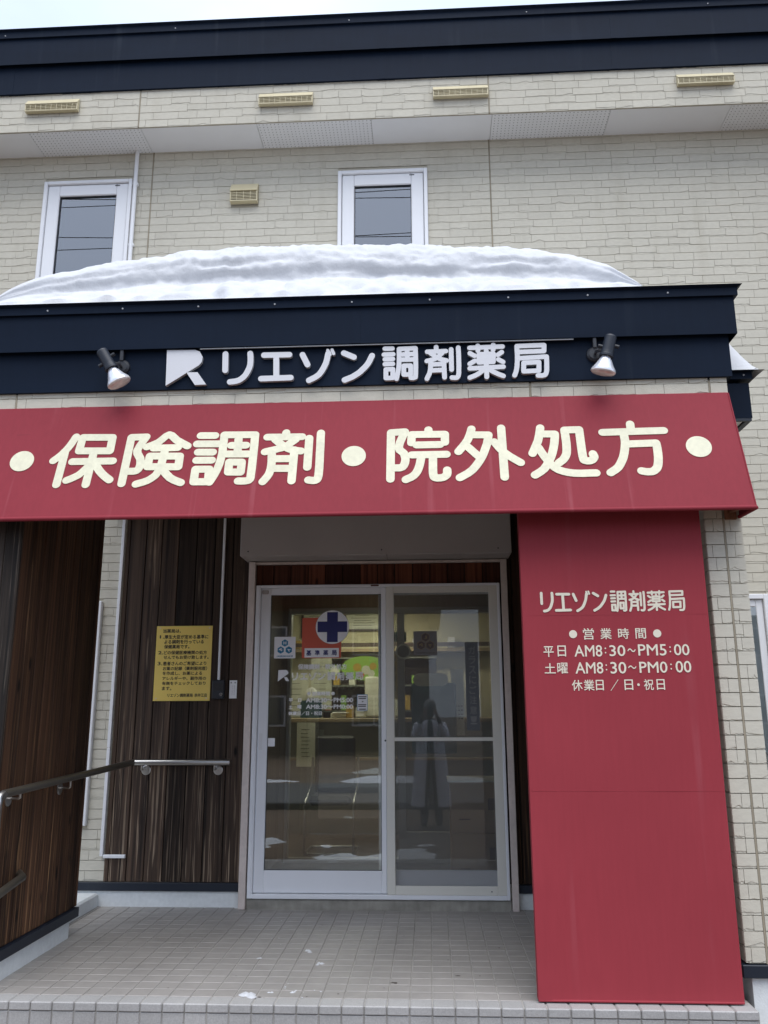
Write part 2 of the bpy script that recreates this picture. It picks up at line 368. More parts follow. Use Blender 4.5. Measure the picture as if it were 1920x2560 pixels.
AWN={'保':[[[-1830,495],[-1836,477],[-1845,453],[-1855,430],[-1866,411],[-1877,394],[-1888,379],[-1900,365],[-1912,353],[-1920,345]],[[-1869,394],[-1872,197]],[[-1792,490],[-1632,486],[-1631,400],[-1796,404],[-1792,490]],[[-1818,337],[-1604,336]],[[-1715,396],[-1719,194]],[[-1728,306],[-1738,291],[-1752,271],[-1768,253],[-1788,240],[-1809,229],[-1825,222]],[[-1688,311],[-1678,297],[-1664,278],[-1648,260],[-1631,244],[-1614,230],[-1601,220]]],'険':[[[-1534,196],[-1531,484],[-1451,485]],[[-1451,485],[-1462,462],[-1477,429],[-1486,400],[-1482,380],[-1471,363],[-1462,348],[-1458,331],[-1456,314],[-1457,300],[-1459,288],[-1463,280],[-1470,273],[-1483,270],[-1500,270],[-1512,270]],[[-1438,420],[-1423,427],[-1402,437],[-1381,449],[-1364,467],[-1348,486],[-1332,496],[-1317,490],[-1302,475],[-1286,459],[-1264,445],[-1241,431],[-1224,421]],[[-1401,412],[-1274,412]],[[-1414,362],[-1256,358],[-1255,292],[-1416,296],[-1414,362]],[[-1339,405],[-1347,291]],[[-1347,291],[-1351,279],[-1357,261],[-1365,244],[-1376,232],[-1390,220],[-1405,210],[-1424,202],[-1444,196],[-1459,191]],[[-1336,279],[-1324,264],[-1306,243],[-1288,225],[-1267,212],[-1245,202],[-1229,195]]],'調':[[[-1163,486],[-1086,484]],[[-1176,433],[-1062,431]],[[-1164,381],[-1086,379]],[[-1166,330],[-1086,329]],[[-1164,275],[-1093,274],[-1090,198],[-1164,199],[-1164,275]],[[-1038,487],[-1037,466],[-1037,437],[-1037,410],[-1036,390],[-1036,371],[-1038,350],[-1041,323],[-1046,295],[-1053,267],[-1063,239],[-1074,213],[-1082,195]],[[-1038,487],[-875,484]],[[-875,484],[-875,455],[-874,413],[-874,370],[-874,324],[-874,277],[-875,240],[-875,219],[-877,209],[-883,202],[-900,198],[-921,198],[-937,199]],[[-995,419],[-917,418]],[[-1009,365],[-901,363]],[[-961,485],[-957,366]],[[-994,315],[-929,313],[-929,252],[-993,254],[-994,315]]],'剤':[[[-713,493],[-713,469]],[[-810,467],[-628,465]],[[-768,452],[-755,439],[-735,421],[-717,405],[-704,397],[-694,391],[-681,386],[-662,381],[-642,377],[-628,375]],[[-660,449],[-674,437],[-693,420],[-712,405],[-728,397],[-744,393],[-761,388],[-780,383],[-801,378],[-815,374]],[[-778,361],[-777,342],[-775,315],[-775,290],[-776,271],[-779,254],[-783,238],[-792,220],[-803,203],[-811,192]],[[-663,383],[-665,194]],[[-761,330],[-677,329]],[[-761,271],[-678,269]],[[-590,454],[-590,274]],[[-531,486],[-531,454],[-530,408],[-530,362],[-529,313],[-529,264],[-530,226],[-533,207],[-537,199],[-543,195],[-555,193],[-570,195],[-580,197]]],'院':[[[-168,194],[-167,479],[-95,483]],[[-95,483],[-106,456],[-120,418],[-127,387],[-122,369],[-110,358],[-100,347],[-96,333],[-93,319],[-93,306],[-95,291],[-100,276],[-108,265],[-120,260],[-135,260],[-146,260]],[[26,492],[26,467]],[[-63,412],[-60,464],[110,462],[109,411]],[[-36,398],[84,398]],[[-61,337],[115,337]],[[-12,324],[-16,304],[-21,276],[-28,251],[-35,235],[-43,222],[-52,212],[-65,202],[-80,195],[-91,189]],[[46,323],[46,295],[45,257],[45,227],[47,211],[49,203],[54,198],[65,195],[79,195],[92,197],[101,201],[108,207],[114,214],[116,223],[116,234],[116,241]]],'外':[[[247,492],[243,474],[235,449],[225,423],[209,397],[190,371],[176,352]],[[238,455],[332,452]],[[332,452],[330,439],[327,419],[322,396],[314,373],[305,347],[294,320],[279,292],[261,264],[242,240],[219,220],[195,205],[178,195]],[[226,378],[274,323]],[[399,494],[399,193]],[[359,408],[370,390],[386,365],[406,341],[432,317],[462,294],[484,278]]],'処':[[[598,490],[594,469],[588,439],[580,409],[568,380],[556,352],[547,332]],[[593,451],[668,449]],[[668,449],[667,434],[664,413],[660,389],[654,363],[646,334],[636,307],[624,282],[611,258],[597,238],[579,222],[561,210],[549,202]],[[579,367],[589,344],[604,313],[620,284],[634,263],[649,245],[667,231],[689,221],[713,214],[741,209],[778,207],[820,208],[849,208]],[[719,472],[720,438],[721,391],[719,352],[716,329],[710,313],[702,299],[692,287],[680,278],[672,271]],[[719,472],[793,473]],[[793,473],[793,426],[793,362],[794,312],[796,291],[798,285],[803,283],[812,280],[824,280],[834,283],[841,288],[846,295],[850,302],[850,309],[847,317],[846,322]]],'方':[[[1054,502],[1053,466]],[[909,453],[1216,457]],[[1013,446],[1014,429],[1015,406],[1013,380],[1008,353],[1001,324],[993,298],[983,277],[973,258],[962,241],[947,227],[931,216],[920,208]],[[1022,378],[1166,381]],[[1166,381],[1167,365],[1167,342],[1166,318],[1164,293],[1160,267],[1155,246],[1148,231],[1140,222],[1132,215],[1122,210],[1113,209],[1103,209],[1091,210],[1079,213],[1071,215]]]}
TOP={'リ':[[[-1061,3141],[-1059,3046]],[[-926,3140],[-924,3123],[-923,3099],[-924,3075],[-929,3055],[-938,3035],[-947,3018],[-958,3005],[-970,2995],[-983,2987],[-1000,2982],[-1018,2980],[-1031,2979]]],'エ':[[[-851,3128],[-713,3127]],[[-784,3118],[-781,3000]],[[-863,2993],[-703,2995]]],'ゾ':[[[-642,3125],[-614,3067]],[[-503,3129],[-506,3114],[-510,3093],[-516,3071],[-526,3049],[-538,3027],[-552,3008],[-571,2994],[-591,2984],[-605,2977]]],'゛':[[[-506,3146],[-493,3121]],[[-483,3148],[-474,3126]]],'ン':[[[-419,3128],[-365,3103]],[[-268,3109],[-274,3096],[-283,3076],[-294,3058],[-307,3043],[-321,3029],[-334,3016],[-348,3006],[-361,2998],[-374,2990],[-389,2984],[-404,2978],[-414,2974]]],'調':[[[-199,3147],[-159,3147]],[[-204,3113],[-155,3114]],[[-199,3086],[-157,3087]],[[-199,3058],[-157,3059]],[[-194,3028],[-157,3029],[-158,2979],[-194,2979],[-194,3028]],[[-123,3143],[-123,3118],[-123,3083],[-124,3054],[-126,3036],[-128,3023],[-130,3011],[-133,2997],[-136,2984],[-138,2974]],[[-123,3143],[-36,3145]],[[-36,3145],[-35,3103],[-35,3045],[-36,3001],[-37,2984],[-38,2980],[-42,2979],[-48,2976],[-56,2976],[-62,2977]],[[-107,3111],[-47,3112]],[[-114,3081],[-37,3081]],[[-80,3142],[-80,3081]],[[-99,3046],[-62,3046],[-63,2996],[-99,2996],[-99,3046]]],'剤':[[[75,3149],[75,3131]],[[27,3123],[126,3124]],[[43,3116],[55,3107],[70,3094],[86,3084],[102,3077],[118,3073],[129,3070]],[[107,3115],[98,3107],[87,3094],[73,3084],[56,3077],[37,3073],[24,3070]],[[45,3067],[44,3053],[43,3033],[41,3014],[36,2997],[28,2981],[23,2970]],[[114,3069],[116,2975]],[[46,3050],[115,3051]],[[45,3016],[115,3017]],[[154,3133],[154,3018]],[[192,3142],[193,3113],[193,3072],[193,3038],[192,3016],[192,3000],[190,2988],[188,2980],[184,2975],[180,2972],[172,2971],[162,2972],[155,2973]]],'薬':[[[252,3139],[426,3142]],[[296,3150],[296,3122]],[[378,3153],[376,3124]],[[301,3101],[377,3102],[375,3056],[299,3055],[301,3101]],[[300,3079],[376,3079]],[[340,3120],[339,3105]],[[253,3108],[277,3093]],[[251,3048],[278,3064]],[[421,3110],[400,3095]],[[402,3069],[426,3054]],[[250,3022],[427,3027]],[[338,3055],[338,2972]],[[324,3013],[315,3006],[302,2996],[289,2987],[274,2980],[259,2974],[249,2970]],[[354,3012],[363,3007],[375,2999],[388,2992],[401,2985],[415,2979],[425,2975]]],'局':[[[502,3142],[502,3122],[503,3092],[502,3065],[500,3044],[498,3025],[495,3009],[491,2995],[487,2984],[484,2977]],[[502,3142],[645,3144],[643,3110],[505,3108]],[[506,3072],[655,3078]],[[655,3078],[655,3057],[654,3028],[653,3004],[650,2990],[647,2981],[641,2975],[630,2972],[616,2973],[606,2973]],[[534,3046],[614,3048],[612,3000],[532,2998],[534,3046]]]}
LOGO=[[[-1383,3172],[-1227,3169],[-1202,3158],[-1185,3126],[-1189,3097],[-1205,3078],[-1379,2966]],[[-1270,3040],[-1209,3039],[-1159,2968],[-1220,2966]]]
# ------------------------------------------------------------------ ground, road (what the door glass looks out on)
GZ = -0.28
def ground_mat():
    m = mat('bare_winter_earth', (.105, .070, .043), .95, var=.35, vscale=(.5, .5, .5), var2=.3, v2scale=(9, 9, 9), bump=.8, bscale=18); return m
M['earth'] = ground_mat()
M['asphalt'] = mat('wet_asphalt', (.055, .056, .058), .7, var=.2, vscale=(.6, .6, .6), bump=.4, bscale=60)
q = MB(); q.add([(-200, -200, GZ), (200, -200, GZ), (200, 200, GZ), (-200, 200, GZ)], [(0, 1, 2, 3)])
tag(q.build('ground', 'earth'), kind='structure')
q = MB(); q.add([(-120, -13.2, GZ+.004), (120, -13.2, GZ+.004), (120, -8.4, GZ+.004), (-120, -8.4, GZ+.004)], [(0, 1, 2, 3)])
tag(q.build('road', 'asphalt'), kind='structure')
q = MB(); q.box((-120, -8.4, GZ-.1), (120, -8.22, GZ+.11), 0, .02); tag(q.build('kerb', 'asphalt'), kind='structure')
def mound(name, x0, x1, y0, y1, zb, hf, nx, ny, kind, parent=None):
    q = MB(); vs = []
    for i in range(nx+1):
        for j in range(ny+1):
            x = x0+(x1-x0)*i/nx; y = y0+(y1-y0)*j/ny
            vs.append((x, y, zb+hf(x, y)))
    q.add(vs, [(i*(ny+1)+j, (i+1)*(ny+1)+j, (i+1)*(ny+1)+j+1, i*(ny+1)+j+1) for i in range(nx) for j in range(ny)], 0, True)
    o = q.build(name, 'snow', parent)
    if kind: tag(o, kind=kind)
    return o
def bank_h(x, y):
    w = math.sin(math.pi*min(1, max(0, (y+14.4)/1.2)))
    g = .0+.15*math.exp(-((x+4.4)/.75)**2)+.16/(1+math.exp(-(x+1.7)*3.2))*(1-.3*math.exp(-((x-1)/1.2)**2))+.05*mnoise.noise(Vector((x*1.1, 3.1, 0)))+.025*mnoise.noise(Vector((x*3.9, y*2.9, 0)))
    return -.03+max(0, w)*max(.01, g)*(1.0 if abs(x) < 6 else 1.6)
mound('snow_bank', -26, 26, -14.4, -13.2, GZ, bank_h, 260, 12, 'stuff')
def patch_h(x, y):
    n = mnoise.noise(Vector((x*1.7, y*1.5, 5)))+.5*mnoise.noise(Vector((x*4.5, y*4, 2)))
    return max(-.02, .10*n-.02-.05*max(0, abs(x+1.1)-1.1))
mound('ground_snow', -5, 5, -4.8, -3.3, GZ, patch_h, 150, 40, 'stuff')

# ------------------------------------------------------------------ bricks
CH = 0.0657                                           # height of one course of the stone-faced siding
def brick_geo(w, h, rng, depth=.0062):
    n = 6; x0, x1 = .0011, w-.0011; z0, z1 = .0028, h-.0005
    d = -depth-rng.uniform(0, .0012)
    st = rng.random()
    xs = [x0]+[x0+(x1-x0)*(k+rng.uniform(-.3, .3))/n for k in range(1, n)]+[x1]
    if st < .36: zr = [z0+.0008]*(n+1)
    else:
        a = rng.uniform(.06, .22); zr = []
        lo = rng.randrange(n+1); sp = rng.uniform(1.5, 5)
        for k in range(n+1):
            fade = max(.0, 1-abs(k-lo)/sp) if st < .75 else .8
            zr.append(z0+.0008+(h-.006)*max(0, a*fade*1.3+rng.uniform(-.06, .06)*fade))
        zr = [min(z1-.006, max(z0+.0012, z)) for z in zr]
    T = [(xs[k], d, z1) for k in range(n+1)]; A = [(xs[k], d, zr[k]) for k in range(n+1)]
    B = [(xs[k], d+.0022+rng.uniform(0, .0012), max(z0+.0003, zr[k]-.0024)) for k in range(n+1)]
    Lo = [(xs[k], d+.0008+rng.uniform(0, .0036), z0) for k in range(n+1)]
    K = [(x0, 0, z0), (x1, 0, z0)]; U = [(x0, 0, z1), (x1, 0, z1)]
    vs = T+A+B+Lo+K+U; m_ = n+1; f = []
    for r in range(3):
        for k in range(n): f.append((r*m_+k, (r+1)*m_+k, (r+1)*m_+k+1, r*m_+k+1))
    k0, k1, u0, u1 = 4*m_, 4*m_+1, 4*m_+2, 4*m_+3
    f.append(tuple([3*m_+k for k in range(m_)][::-1])[::-1]+(k1, k0))
    f.append(tuple(range(n, -1, -1))+(u0, u1))
    f.append((0, u0, k0, 3*m_, 2*m_, m_)); f.append((n, m_+n, 2*m_+n, 3*m_+n, k1, u1))
    return vs, f
BR_CACHE = {}; rb = random.Random(11)
def brick_mesh(w):
    key = (round(w, 2), rb.randrange(7)) if abs(w-round(w, 2)) < 1e-6 else None
    if key and key in BR_CACHE: return BR_CACHE[key]
    r = random.Random(hash(key) % 9999 if key else rb.random()); g = brick_geo(w, CH, r)
    me = bpy.data.meshes.new('brick'); me.from_pydata(g[0], [], g[1]); me.materials.append(M['siding']); me.update()
    if key: BR_CACHE[key] = (me, g)
    return me, g
def cut(iv, holes):
    out = []
    for a, b in iv:
        segs = [(a, b)]
        for h0, h1 in holes:
            ns = []
            for s0, s1 in segs:
                if h1 <= s0 or h0 >= s1: ns.append((s0, s1)); continue
                if h0 > s0: ns.append((s0, h0))
                if h1 < s1: ns.append((h1, s1))
            segs = ns
        out += segs
    return out
def courses(rows, xr, y, holes, joints, seed, face=None):
    """one entry per brick: (world matrix, width); rows = (first course, last course); face: None = street side, 'L' = left side of a pillar"""
    r = random.Random(seed); out = []
    for k in range(*rows):
        z = .155+k*CH
        hs = [(h[0], h[1]) for h in holes if h[2] < z+CH*.85 and h[3] > z+CH*.15]+[(j-.005, j+.005) for j in joints]
        for a, b in cut([xr], hs):
            x = a
            first = True
            while x < b-1e-4:
                w = r.choice((.13, .15, .16, .17, .18, .20, .21, .23)) if not first else r.choice((.05, .08, .11, .14, .17))
                first = False
                if b-x-w < .05: w = b-x
                w = min(w, b-x)
                if w > .012: out.append((x, y, z, w, face))
                x += w
    return out
def place_bricks(owner, items, hidden, limit=298):
    ranked = []
    for it in items:
        x, y, z, w, face = it
        if face is None: P4 = [(x, y, z), (x+w, y, z), (x+w, y, z+CH), (x, y, z+CH)]
        else: P4 = [(x, y, z), (x, y+w, z), (x, y+w, z+CH), (x, y, z+CH)]
        pp = [project(p) for p in P4]
        ar = 0
        if all(pp):
            cx = sum(p[0] for p in pp)/4; cy = sum(p[1] for p in pp)/4
            ar = abs(sum(pp[i][0]*pp[(i+1) % 4][1]-pp[(i+1) % 4][0]*pp[i][1] for i in range(4)))/2
            if not (-20 < cx < 1940 and -20 < cy < 2580) or hidden(cx, cy, it): ar *= .001
        ranked.append((ar, it))
    ranked.sort(key=lambda t: -t[0])
    q = MB(); nb = 0
    for i, (ar, (x, y, z, w, face)) in enumerate(ranked):
        me, g = brick_mesh(w)
        if face is None: W = Matrix.Translation((x, y, z))
        else: W = Matrix.Translation((x, y+w, z)) @ Matrix.Rotation(R_(-90), 4, 'Z')
        if i < limit and ar > 25:
            o = bpy.data.objects.new('brick', me); COL.objects.link(o)
            o.matrix_world = W; o.location = W.to_translation(); o.rotation_euler = W.to_euler(); put(o, owner); nb += 1
        else:
            q.add([W @ Vector(v) for v in g[0]], g[1])
    if q.v: tag(q.build('brick_facing', 'siding', owner), kind='stuff')

# ------------------------------------------------------------------ the pharmacy building
bld = thing('pharmacy_building', 'two-storey pharmacy building faced in cream stone-pattern siding under a navy eave', 'building', (0, 0, 0))
bx = lambda n, a, b, mm, p=bld, ch=0.0: boxobj(n, a, b, mm, p, ch)
SOF = 5.754; OVY = -.319
# walls behind the siding (openings left free)
q = MB()
for a, b in (((-7, .003, -.3), (-2.9, .2, 4.55)), ((-2.9, .003, 2.55), (1.3, .2, 4.55)), ((1.3, .003, -.3), (6, .2, 4.55)),
             ((-7, .003, 5.47), (6, .2, 6.5)), ((-7, .003, 4.55), (-3.06, .2, 5.47)), ((-2.365, .003, 4.55), (-.64, .2, 5.47)), ((.04, .003, 4.55), (6, .2, 5.47)),
             ((-2.9, .003, -.3), (-1.215, .2, 2.55)), ((.515, .003, -.3), (1.3, .2, 2.55)), ((-1.215, .003, 2.137), (.515, .2, 2.55))): q.box(a, b)
for s in (-7, 6): q.box((s, .2, -.3), (s+(.2 if s < 0 else -.2), 8, 6.5))
q.box((-7, 7.8, -.3), (6, 8, 6.5)); q.box((-7, .2, 6.45), (6, 8, 6.6)); q.box((-7, .2, 2.62), (6, 8, 2.75))
q.build('wall', 'siding_back', bld)
q = MB(); q.box((-7, OVY+.003, SOF+.02), (6, .002, 6.45)); q.build('overhang_wall', 'siding_back', bld)
WIN = {'l': (-3.08, -2.345, 4.35, 5.502), 'r': (-.66, .059, 4.35, 5.502)}
holes = [(-2.19, 1.30, 0, 3.0), (*WIN['l'][:2], WIN['l'][2], WIN['l'][3]), (*WIN['r'][:2], WIN['r'][2], WIN['r'][3]),
         (-3.2, -2.337, .51, 2.04), (1.72, 2.36, .51, 2.04), (-1.527, -1.305, 5.243, 5.42)]
JX = (-2.190, .5595)
items = courses((0, 86), (-6.2, 5.6), 0, holes, JX, 5)
# the half course cut off by the soffit
items = [it for it in items if it[2]+CH < SOF+.001 or True]
band = courses((85, 91), (-6.2, 5.6), OVY, [], (-2.213, .543), 9)
band = [(x, y, z+.005, w, f) for x, y, z, w, f in band]
SNOW_PX = [(0, 743), (29, 726), (87, 703), (162, 689), (278, 671), (347, 660), (492, 639), (694, 626), (960, 622), (1134, 628), (1261, 632), (1336, 639), (1423, 651), (1510, 671), (1597, 715), (1850, 709)]
def snow_line(u):
    for (a, b), (c, d) in zip(SNOW_PX[:-1], SNOW_PX[1:]):
        if a <= u <= c: return b+(d-b)*(u-a)/(c-a)
    return 9999
def hid_main(u, v, it):
    if it[2] > 3: return v > snow_line(u)+4 and u < 1850
    if it[0] < 0: return u < 195 or u > 320
    return u < 1800+max(0, (v-1280)*.09) or v < 700
place_bricks(bld, items+band, hid_main)
for j, y, z0, z1 in ((JX[0], 0, 3.3, SOF), (JX[1], 0, 3.3, SOF), (-2.213, OVY, SOF, 6.08), (.543, OVY, SOF, 6.08)):
    bx('joint_strip', (j-.005, y-.008, z0), (j+.005, y-.001, z1), 'sealant')
# soffit with perforated boards
def soffit_perf():
    m = mat('perforated_soffit_board', (.60, .60, .60), .7); t = m.node_tree; b = t.nodes['Principled BSDF']
    geo = N(t, 'ShaderNodeNewGeometry'); sc = N(t, 'ShaderNodeVectorMath', operation='SCALE'); sc.inputs['Scale'].default_value = 1/.0303
    t.links.new(geo.outputs['Position'], sc.inputs[0])
    fr = N(t, 'ShaderNodeVectorMath', operation='FRACTION'); t.links.new(sc.outputs[0], fr.inputs[0])
    sb = N(t, 'ShaderNodeVectorMath', operation='SUBTRACT'); sb.inputs[1].default_value = (.5, .5, 0); t.links.new(fr.outputs[0], sb.inputs[0])
    mm = N(t, 'ShaderNodeVectorMath', operation='MULTIPLY'); mm.inputs[1].default_value = (1, 1, 0); t.links.new(sb.outputs[0], mm.inputs[0])
    le = N(t, 'ShaderNodeVectorMath', operation='LENGTH'); t.links.new(mm.outputs[0], le.inputs[0])
    lt = N(t, 'ShaderNodeMath', operation='LESS_THAN'); lt.inputs[1].default_value = .14; t.links.new(le.outputs['Value'], lt.inputs[0])
    x = N(t, 'ShaderNodeMix', data_type='RGBA'); x.inputs[6].default_value = (.78, .79, .80, 1); x.inputs[7].default_value = (.22, .22, .22, 1)
    t.links.new(lt.outputs[0], x.inputs[0]); t.links.new(x.outputs[2], b.inputs['Base Color']); return m
M['perf'] = soffit_perf()
xs = [-6.2, -4.05, -3.11, -2.202, -1.276, -.374, .567, 1.475, 2.389, 3.3, 5.6]
for i in range(len(xs)-1):
    bx('soffit_board', (xs[i]+.0015, OVY+.012, SOF), (xs[i+1]-.0015, -.002, SOF+.012), 'perf' if i % 2 == 0 and i != 0 or i == 2 else 'soffit')
bx('soffit_trim', (-6.2, OVY-.002, SOF-.004), (5.6, OVY+.012, SOF+.01), 'sealant')
# eave fascia: drip strip, two overlapping navy bands, flared cap
def stepped(name, x0, x1, yb, z, parent, seams, side_to=None, right_only=True):
    """z = (band2 bottom, band2 top, band1 bottom, band1 top, lip bottom, lip top); yb = wall face the fascia is fixed to"""
    o2, o1, ol, of = .025, .060, .077, .098
    back = side_to if side_to is not None else yb+.1
    lft = (lambda k: x0) if right_only else (lambda k: x0-k)
    f = MB()
    f.box((lft(o2), yb-o2, z[0]), (x1+o2, back, z[1]+.1)); fo = f.build(name, 'navy', parent)
    g = MB(); xa_, xb2 = lft(o1), x1+o1; zt_ = z[3]+.03
    g.box((xa_, yb-o1, z[2]), (xb2, yb-o1+.003, zt_)); g.box((xb2-.003, yb-o1+.0031, z[2]), (xb2, back, zt_)); g.box((xa_, yb-o1+.0031, z[2]), (xa_+.003, back, zt_)); g.box((xa_+.0031, yb-o1+.0031, zt_-.003), (xb2-.0031, back, zt_)); g.build('fascia_band', 'navy', fo)
    h = MB(); a, b = ol, of
    pa = [(lft(a), yb-a, z[4]), (x1+a, yb-a, z[4]), (x1+a, back, z[4]), (lft(a), back, z[4])]
    pb = [(lft(a), yb-a, z[5]-.012), (x1+a, yb-a, z[5]-.012), (x1+a, back, z[5]-.012), (lft(a), back, z[5]-.012)]
    pc = [(lft(b), yb-b, z[5]), (x1+b, yb-b, z[5]), (x1+b, back, z[5]), (lft(b), back, z[5])]
    h.add(pa+pb+pc, [(3, 2, 1, 0)]+[(i, (i+1) % 4, (i+1) % 4+4, i+4) for i in range(4)]+[(i+4, (i+1) % 4+4, (i+1) % 4+8, i+8) for i in range(4)]+[(8, 9, 10, 11)])
    h.build('cap_strip', 'navy', fo)
    for k in range(9 if len(seams) else 1):
        sx = x0+(x1-x0)*(k+.62)/9.3 if len(seams) else x1+.03
        s = MB(); disc(s, (sx, z[4]+.022), .0048, XZ(yb-ol), 0, .004, 0, 10); s.build('screw', 'letter_side', fo)
    for sx, which in seams:
        s = MB(); d, z0, z1 = ((o1, z[2], z[3]), (o2, z[0], z[2]))[which]
        s.box((sx-.001, yb-d-.0015, z0+.001), (sx+.045, yb-d+.001, z1-.002)); s.build('lap_joint', 'navy', fo)
    return fo
stepped('eave_fascia', -7.0, 6.0, OVY-.0, (6.085, 6.30, 6.335, 6.55, 6.575, 6.645), bld, ((-.30, 1), (1.50, 0), (1.50, 1), (-.30, 0), (-3.3, 1)))
# upstairs windows
def window(x0, x1, z0, z1, name='window'):
    fr = MB(); t = .03
    for a, b in (((x0, -.035, z0), (x0+t, .06, z1)), ((x1-t, -.035, z0), (x1, .06, z1)), ((x0+t, -.035, z1-t), (x1-t, .06, z1)), ((x0+t, -.035, z0), (x1-t, .06, z0+t))): fr.box(a, b, 0, .004)
    w = fr.build(name, 'pvc', bld)
    s = MB(); a0, a1, b0, b1 = x0+t+.003, x1-t-.003, z0+t+.003, z1-t-.003; k = .098
    for a, b in (((a0, -.018, b0), (a0+k, .04, b1)), ((a1-k, -.018, b0), (a1, .04, b1)), ((a0+k, -.018, b1-k), (a1-k, .04, b1)), ((a0+k, -.018, b0), (a1-k, .04, b0+k))): s.box(a, b, 0, .006)
    s.build('sash', 'pvc', w)
    boxobj('pane', (a0+k-.002, .008, b0+k-.002), (a1-k+.002, .016, b1-k+.002), 'wglass', w)
    g = MB()
    for a, b in (((a0+k-.004, -.004, b0+k), (a0+k+.006, .005, b1-k)), ((a1-k-.006, -.004, b0+k), (a1-k+.004, .005, b1-k)), ((a0+k, -.004, b1-k-.006), (a1-k, .005, b1-k+.004))): g.box(a, b)
    g.build('gasket', 'black', w)
    p = MB(); p.box((x1-t-.115, -.0195, b1-.022), (x1-t-.075, -.018, b1-.014)); p.build('maker_plate', 'black', w)
    c = MB()
    for cx, za, zb in (((x0+x1)/2-.03, z1-.25, z1-.62), ((x0+x1)/2+.05, z1-.33, z1-.74)):
        c.tube([(cx, .20, za), (cx+.004, .20, zb)], .003, 5); c.lathe([(.001, .03), (.007, .02), (.012, 0), (.001, -.002)], (cx+.004, .20, zb-.02), (0, 0, 1), 8)
    c.build('pull_cord', 'white', w)
    return w
for k in 'lr': window(*WIN[k])
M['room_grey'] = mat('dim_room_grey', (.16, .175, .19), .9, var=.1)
for k in 'lr':
    x0, x1 = WIN[k][:2]; r = MB(); x0 -= .7; x1 += .7
    r.add([(x0, 1.9, 4.2), (x1, 1.9, 4.2), (x1, 1.9, 5.9), (x0, 1.9, 5.9), (x0, .21, 4.2), (x1, .21, 4.2), (x1, .21, 5.9), (x0, .21, 5.9)], [(0, 1, 2, 3), (0, 4, 5, 1), (3, 2, 6, 7), (0, 3, 7, 4), (1, 5, 6, 2)])
    r.build('room_wall', 'room_grey', bld)
# tall narrow windows either side of the porch (only a strip of each shows)
M['blind'] = mat('white_blind', (.78, .80, .84), .5)
for x0, x1 in ((-3.2, -2.337), (1.72, 2.36)):
    fr = MB(); t = .035
    for a, b in (((x0, -.04, .51), (x0+t, .05, 2.04)), ((x1-t, -.04, .51), (x1, .05, 2.04)), ((x0+t, -.04, 2.005), (x1-t, .05, 2.04)), ((x0+t, -.04, .51), (x1-t, .05, .545))): fr.box(a, b, 0, .004)
    w = fr.build('window', 'pvc', bld)
    s = MB(); a0, a1 = x0+t+.002, x1-t-.002
    for a, b in (((a0, -.02, .547), (a0+.05, .04, 2.003)), ((a1-.05, -.02, .547), (a1, .04, 2.003)), ((a0+.05, -.02, 1.953), (a1-.05, .04, 2.003)), ((a0+.05, -.02, .547), (a1-.05, .04, .6))): s.box(a, b, 0, .005)
    s.build('sash', 'pvc', w)
    boxobj('blind', (a0+.045, -.0135, .595), (a1-.045, -.0015, 1.957), 'blind', w)
    boxobj('pane', (a0+.049, -.0165, .599), (a1-.049, -.0145, 1.954), 'glass', w)
# base of the building
bx('base_flashing', (1.62, -.022, .100), (6, .002, .153), 'navy_under', ch=.003)
bx('base_flashing', (-7, -.022, .100), (-1.27, .002, .153), 'navy_under', ch=.003)
bx('base_flashing', (.57, -.022, .100), (1.40, .002, .153), 'navy_under', ch=.003)
bx('foundation', (-7, -.004, -.4), (-1.225, .002, .100), 'conc'); bx('foundation', (.525, -.004, -.4), (6, .002, .100), 'conc')

# ------------------------------------------------------------------ entrance porch
porch = thing('entrance_porch', 'projecting entrance porch with brick-pattern pillars, dark board walls and a stepped navy canopy edge', 'porch', (-.36, -.9, 0))
px_ = lambda n, a, b, mm, ch=0.0, p=porch: boxobj(n, a, b, mm, p, ch)
YP = -1.74; XR = 1.588; XL = -2.312
q = MB(); q.box((1.411+.010, YP+.012, .15), (XR-.002, -.9, 2.95)); q.build('pillar', 'siding_back', porch)
px_('side_wall', (1.45, -.9, .15), (XR-.002, 0, 2.95), 'siding_back')
q = MB(); q.box((XL+.01, YP+.012, .15), (-2.095, -.80, 2.95)); q.build('pillar', 'siding_back', porch)
q = MB(); q.box((XL+.002, YP+.012, 2.72), (XR-.002, YP+.15, 2.96)); q.build('lintel', 'siding_back', porch)
its = []
rp = random.Random(4)
for k in range(0, 43):
    z = .155+k*CH+.002
    if k < 40:
        for a, b in ((1.4048, 1.494), (1.504, XR)):
            w = b-a
            if rp.random() < .45 and w > .07:
                c = rp.choice((.3, .45, .55, .7))*w; its += [(a, YP, z, c, None), (a+c, YP, z, w-c, None)]
            else: its.append((a, YP, z, w, None))
        its.append((1.411, YP, z, .14, 'L')); its.append((1.411, YP+.14, z, .14, 'L'))
its += [(x, y, z+.009, w, f) for x, y, z, w, f in courses((40, 43), (XL, XR), YP, [], (-2.214, .567, 1.496), 21)]
def hid_porch(u, v, it): return (v < 940) or (it[4] == 'L' and it[1] > YP+.1) or (it[2] > 2.2 and it[2]+CH < 2.85)
place_bricks(porch, its, hid_porch)
px_('joint_strip', (1.4945, YP-.007, .155), (1.5035, YP+.011, 2.20), 'sealant'); px_('joint_strip', (1.4915, YP-.007, 2.87), (1.5005, YP+.011, 2.94), 'sealant')
px_('joint_strip', (.562, YP-.007, 2.83), (.572, YP+.011, 2.948), 'sealant'); px_('joint_strip', (-2.219, YP-.007, 2.83), (-2.209, YP+.011, 2.948), 'sealant')
px_('pillar_flashing', (1.385, YP-.016, .098), (XR+.014, -.9, .152), 'navy_under', .003)
px_('pillar_foundation', (1.43, YP+.012, -.4), (XR-.012, -.005, .098), 'conc')
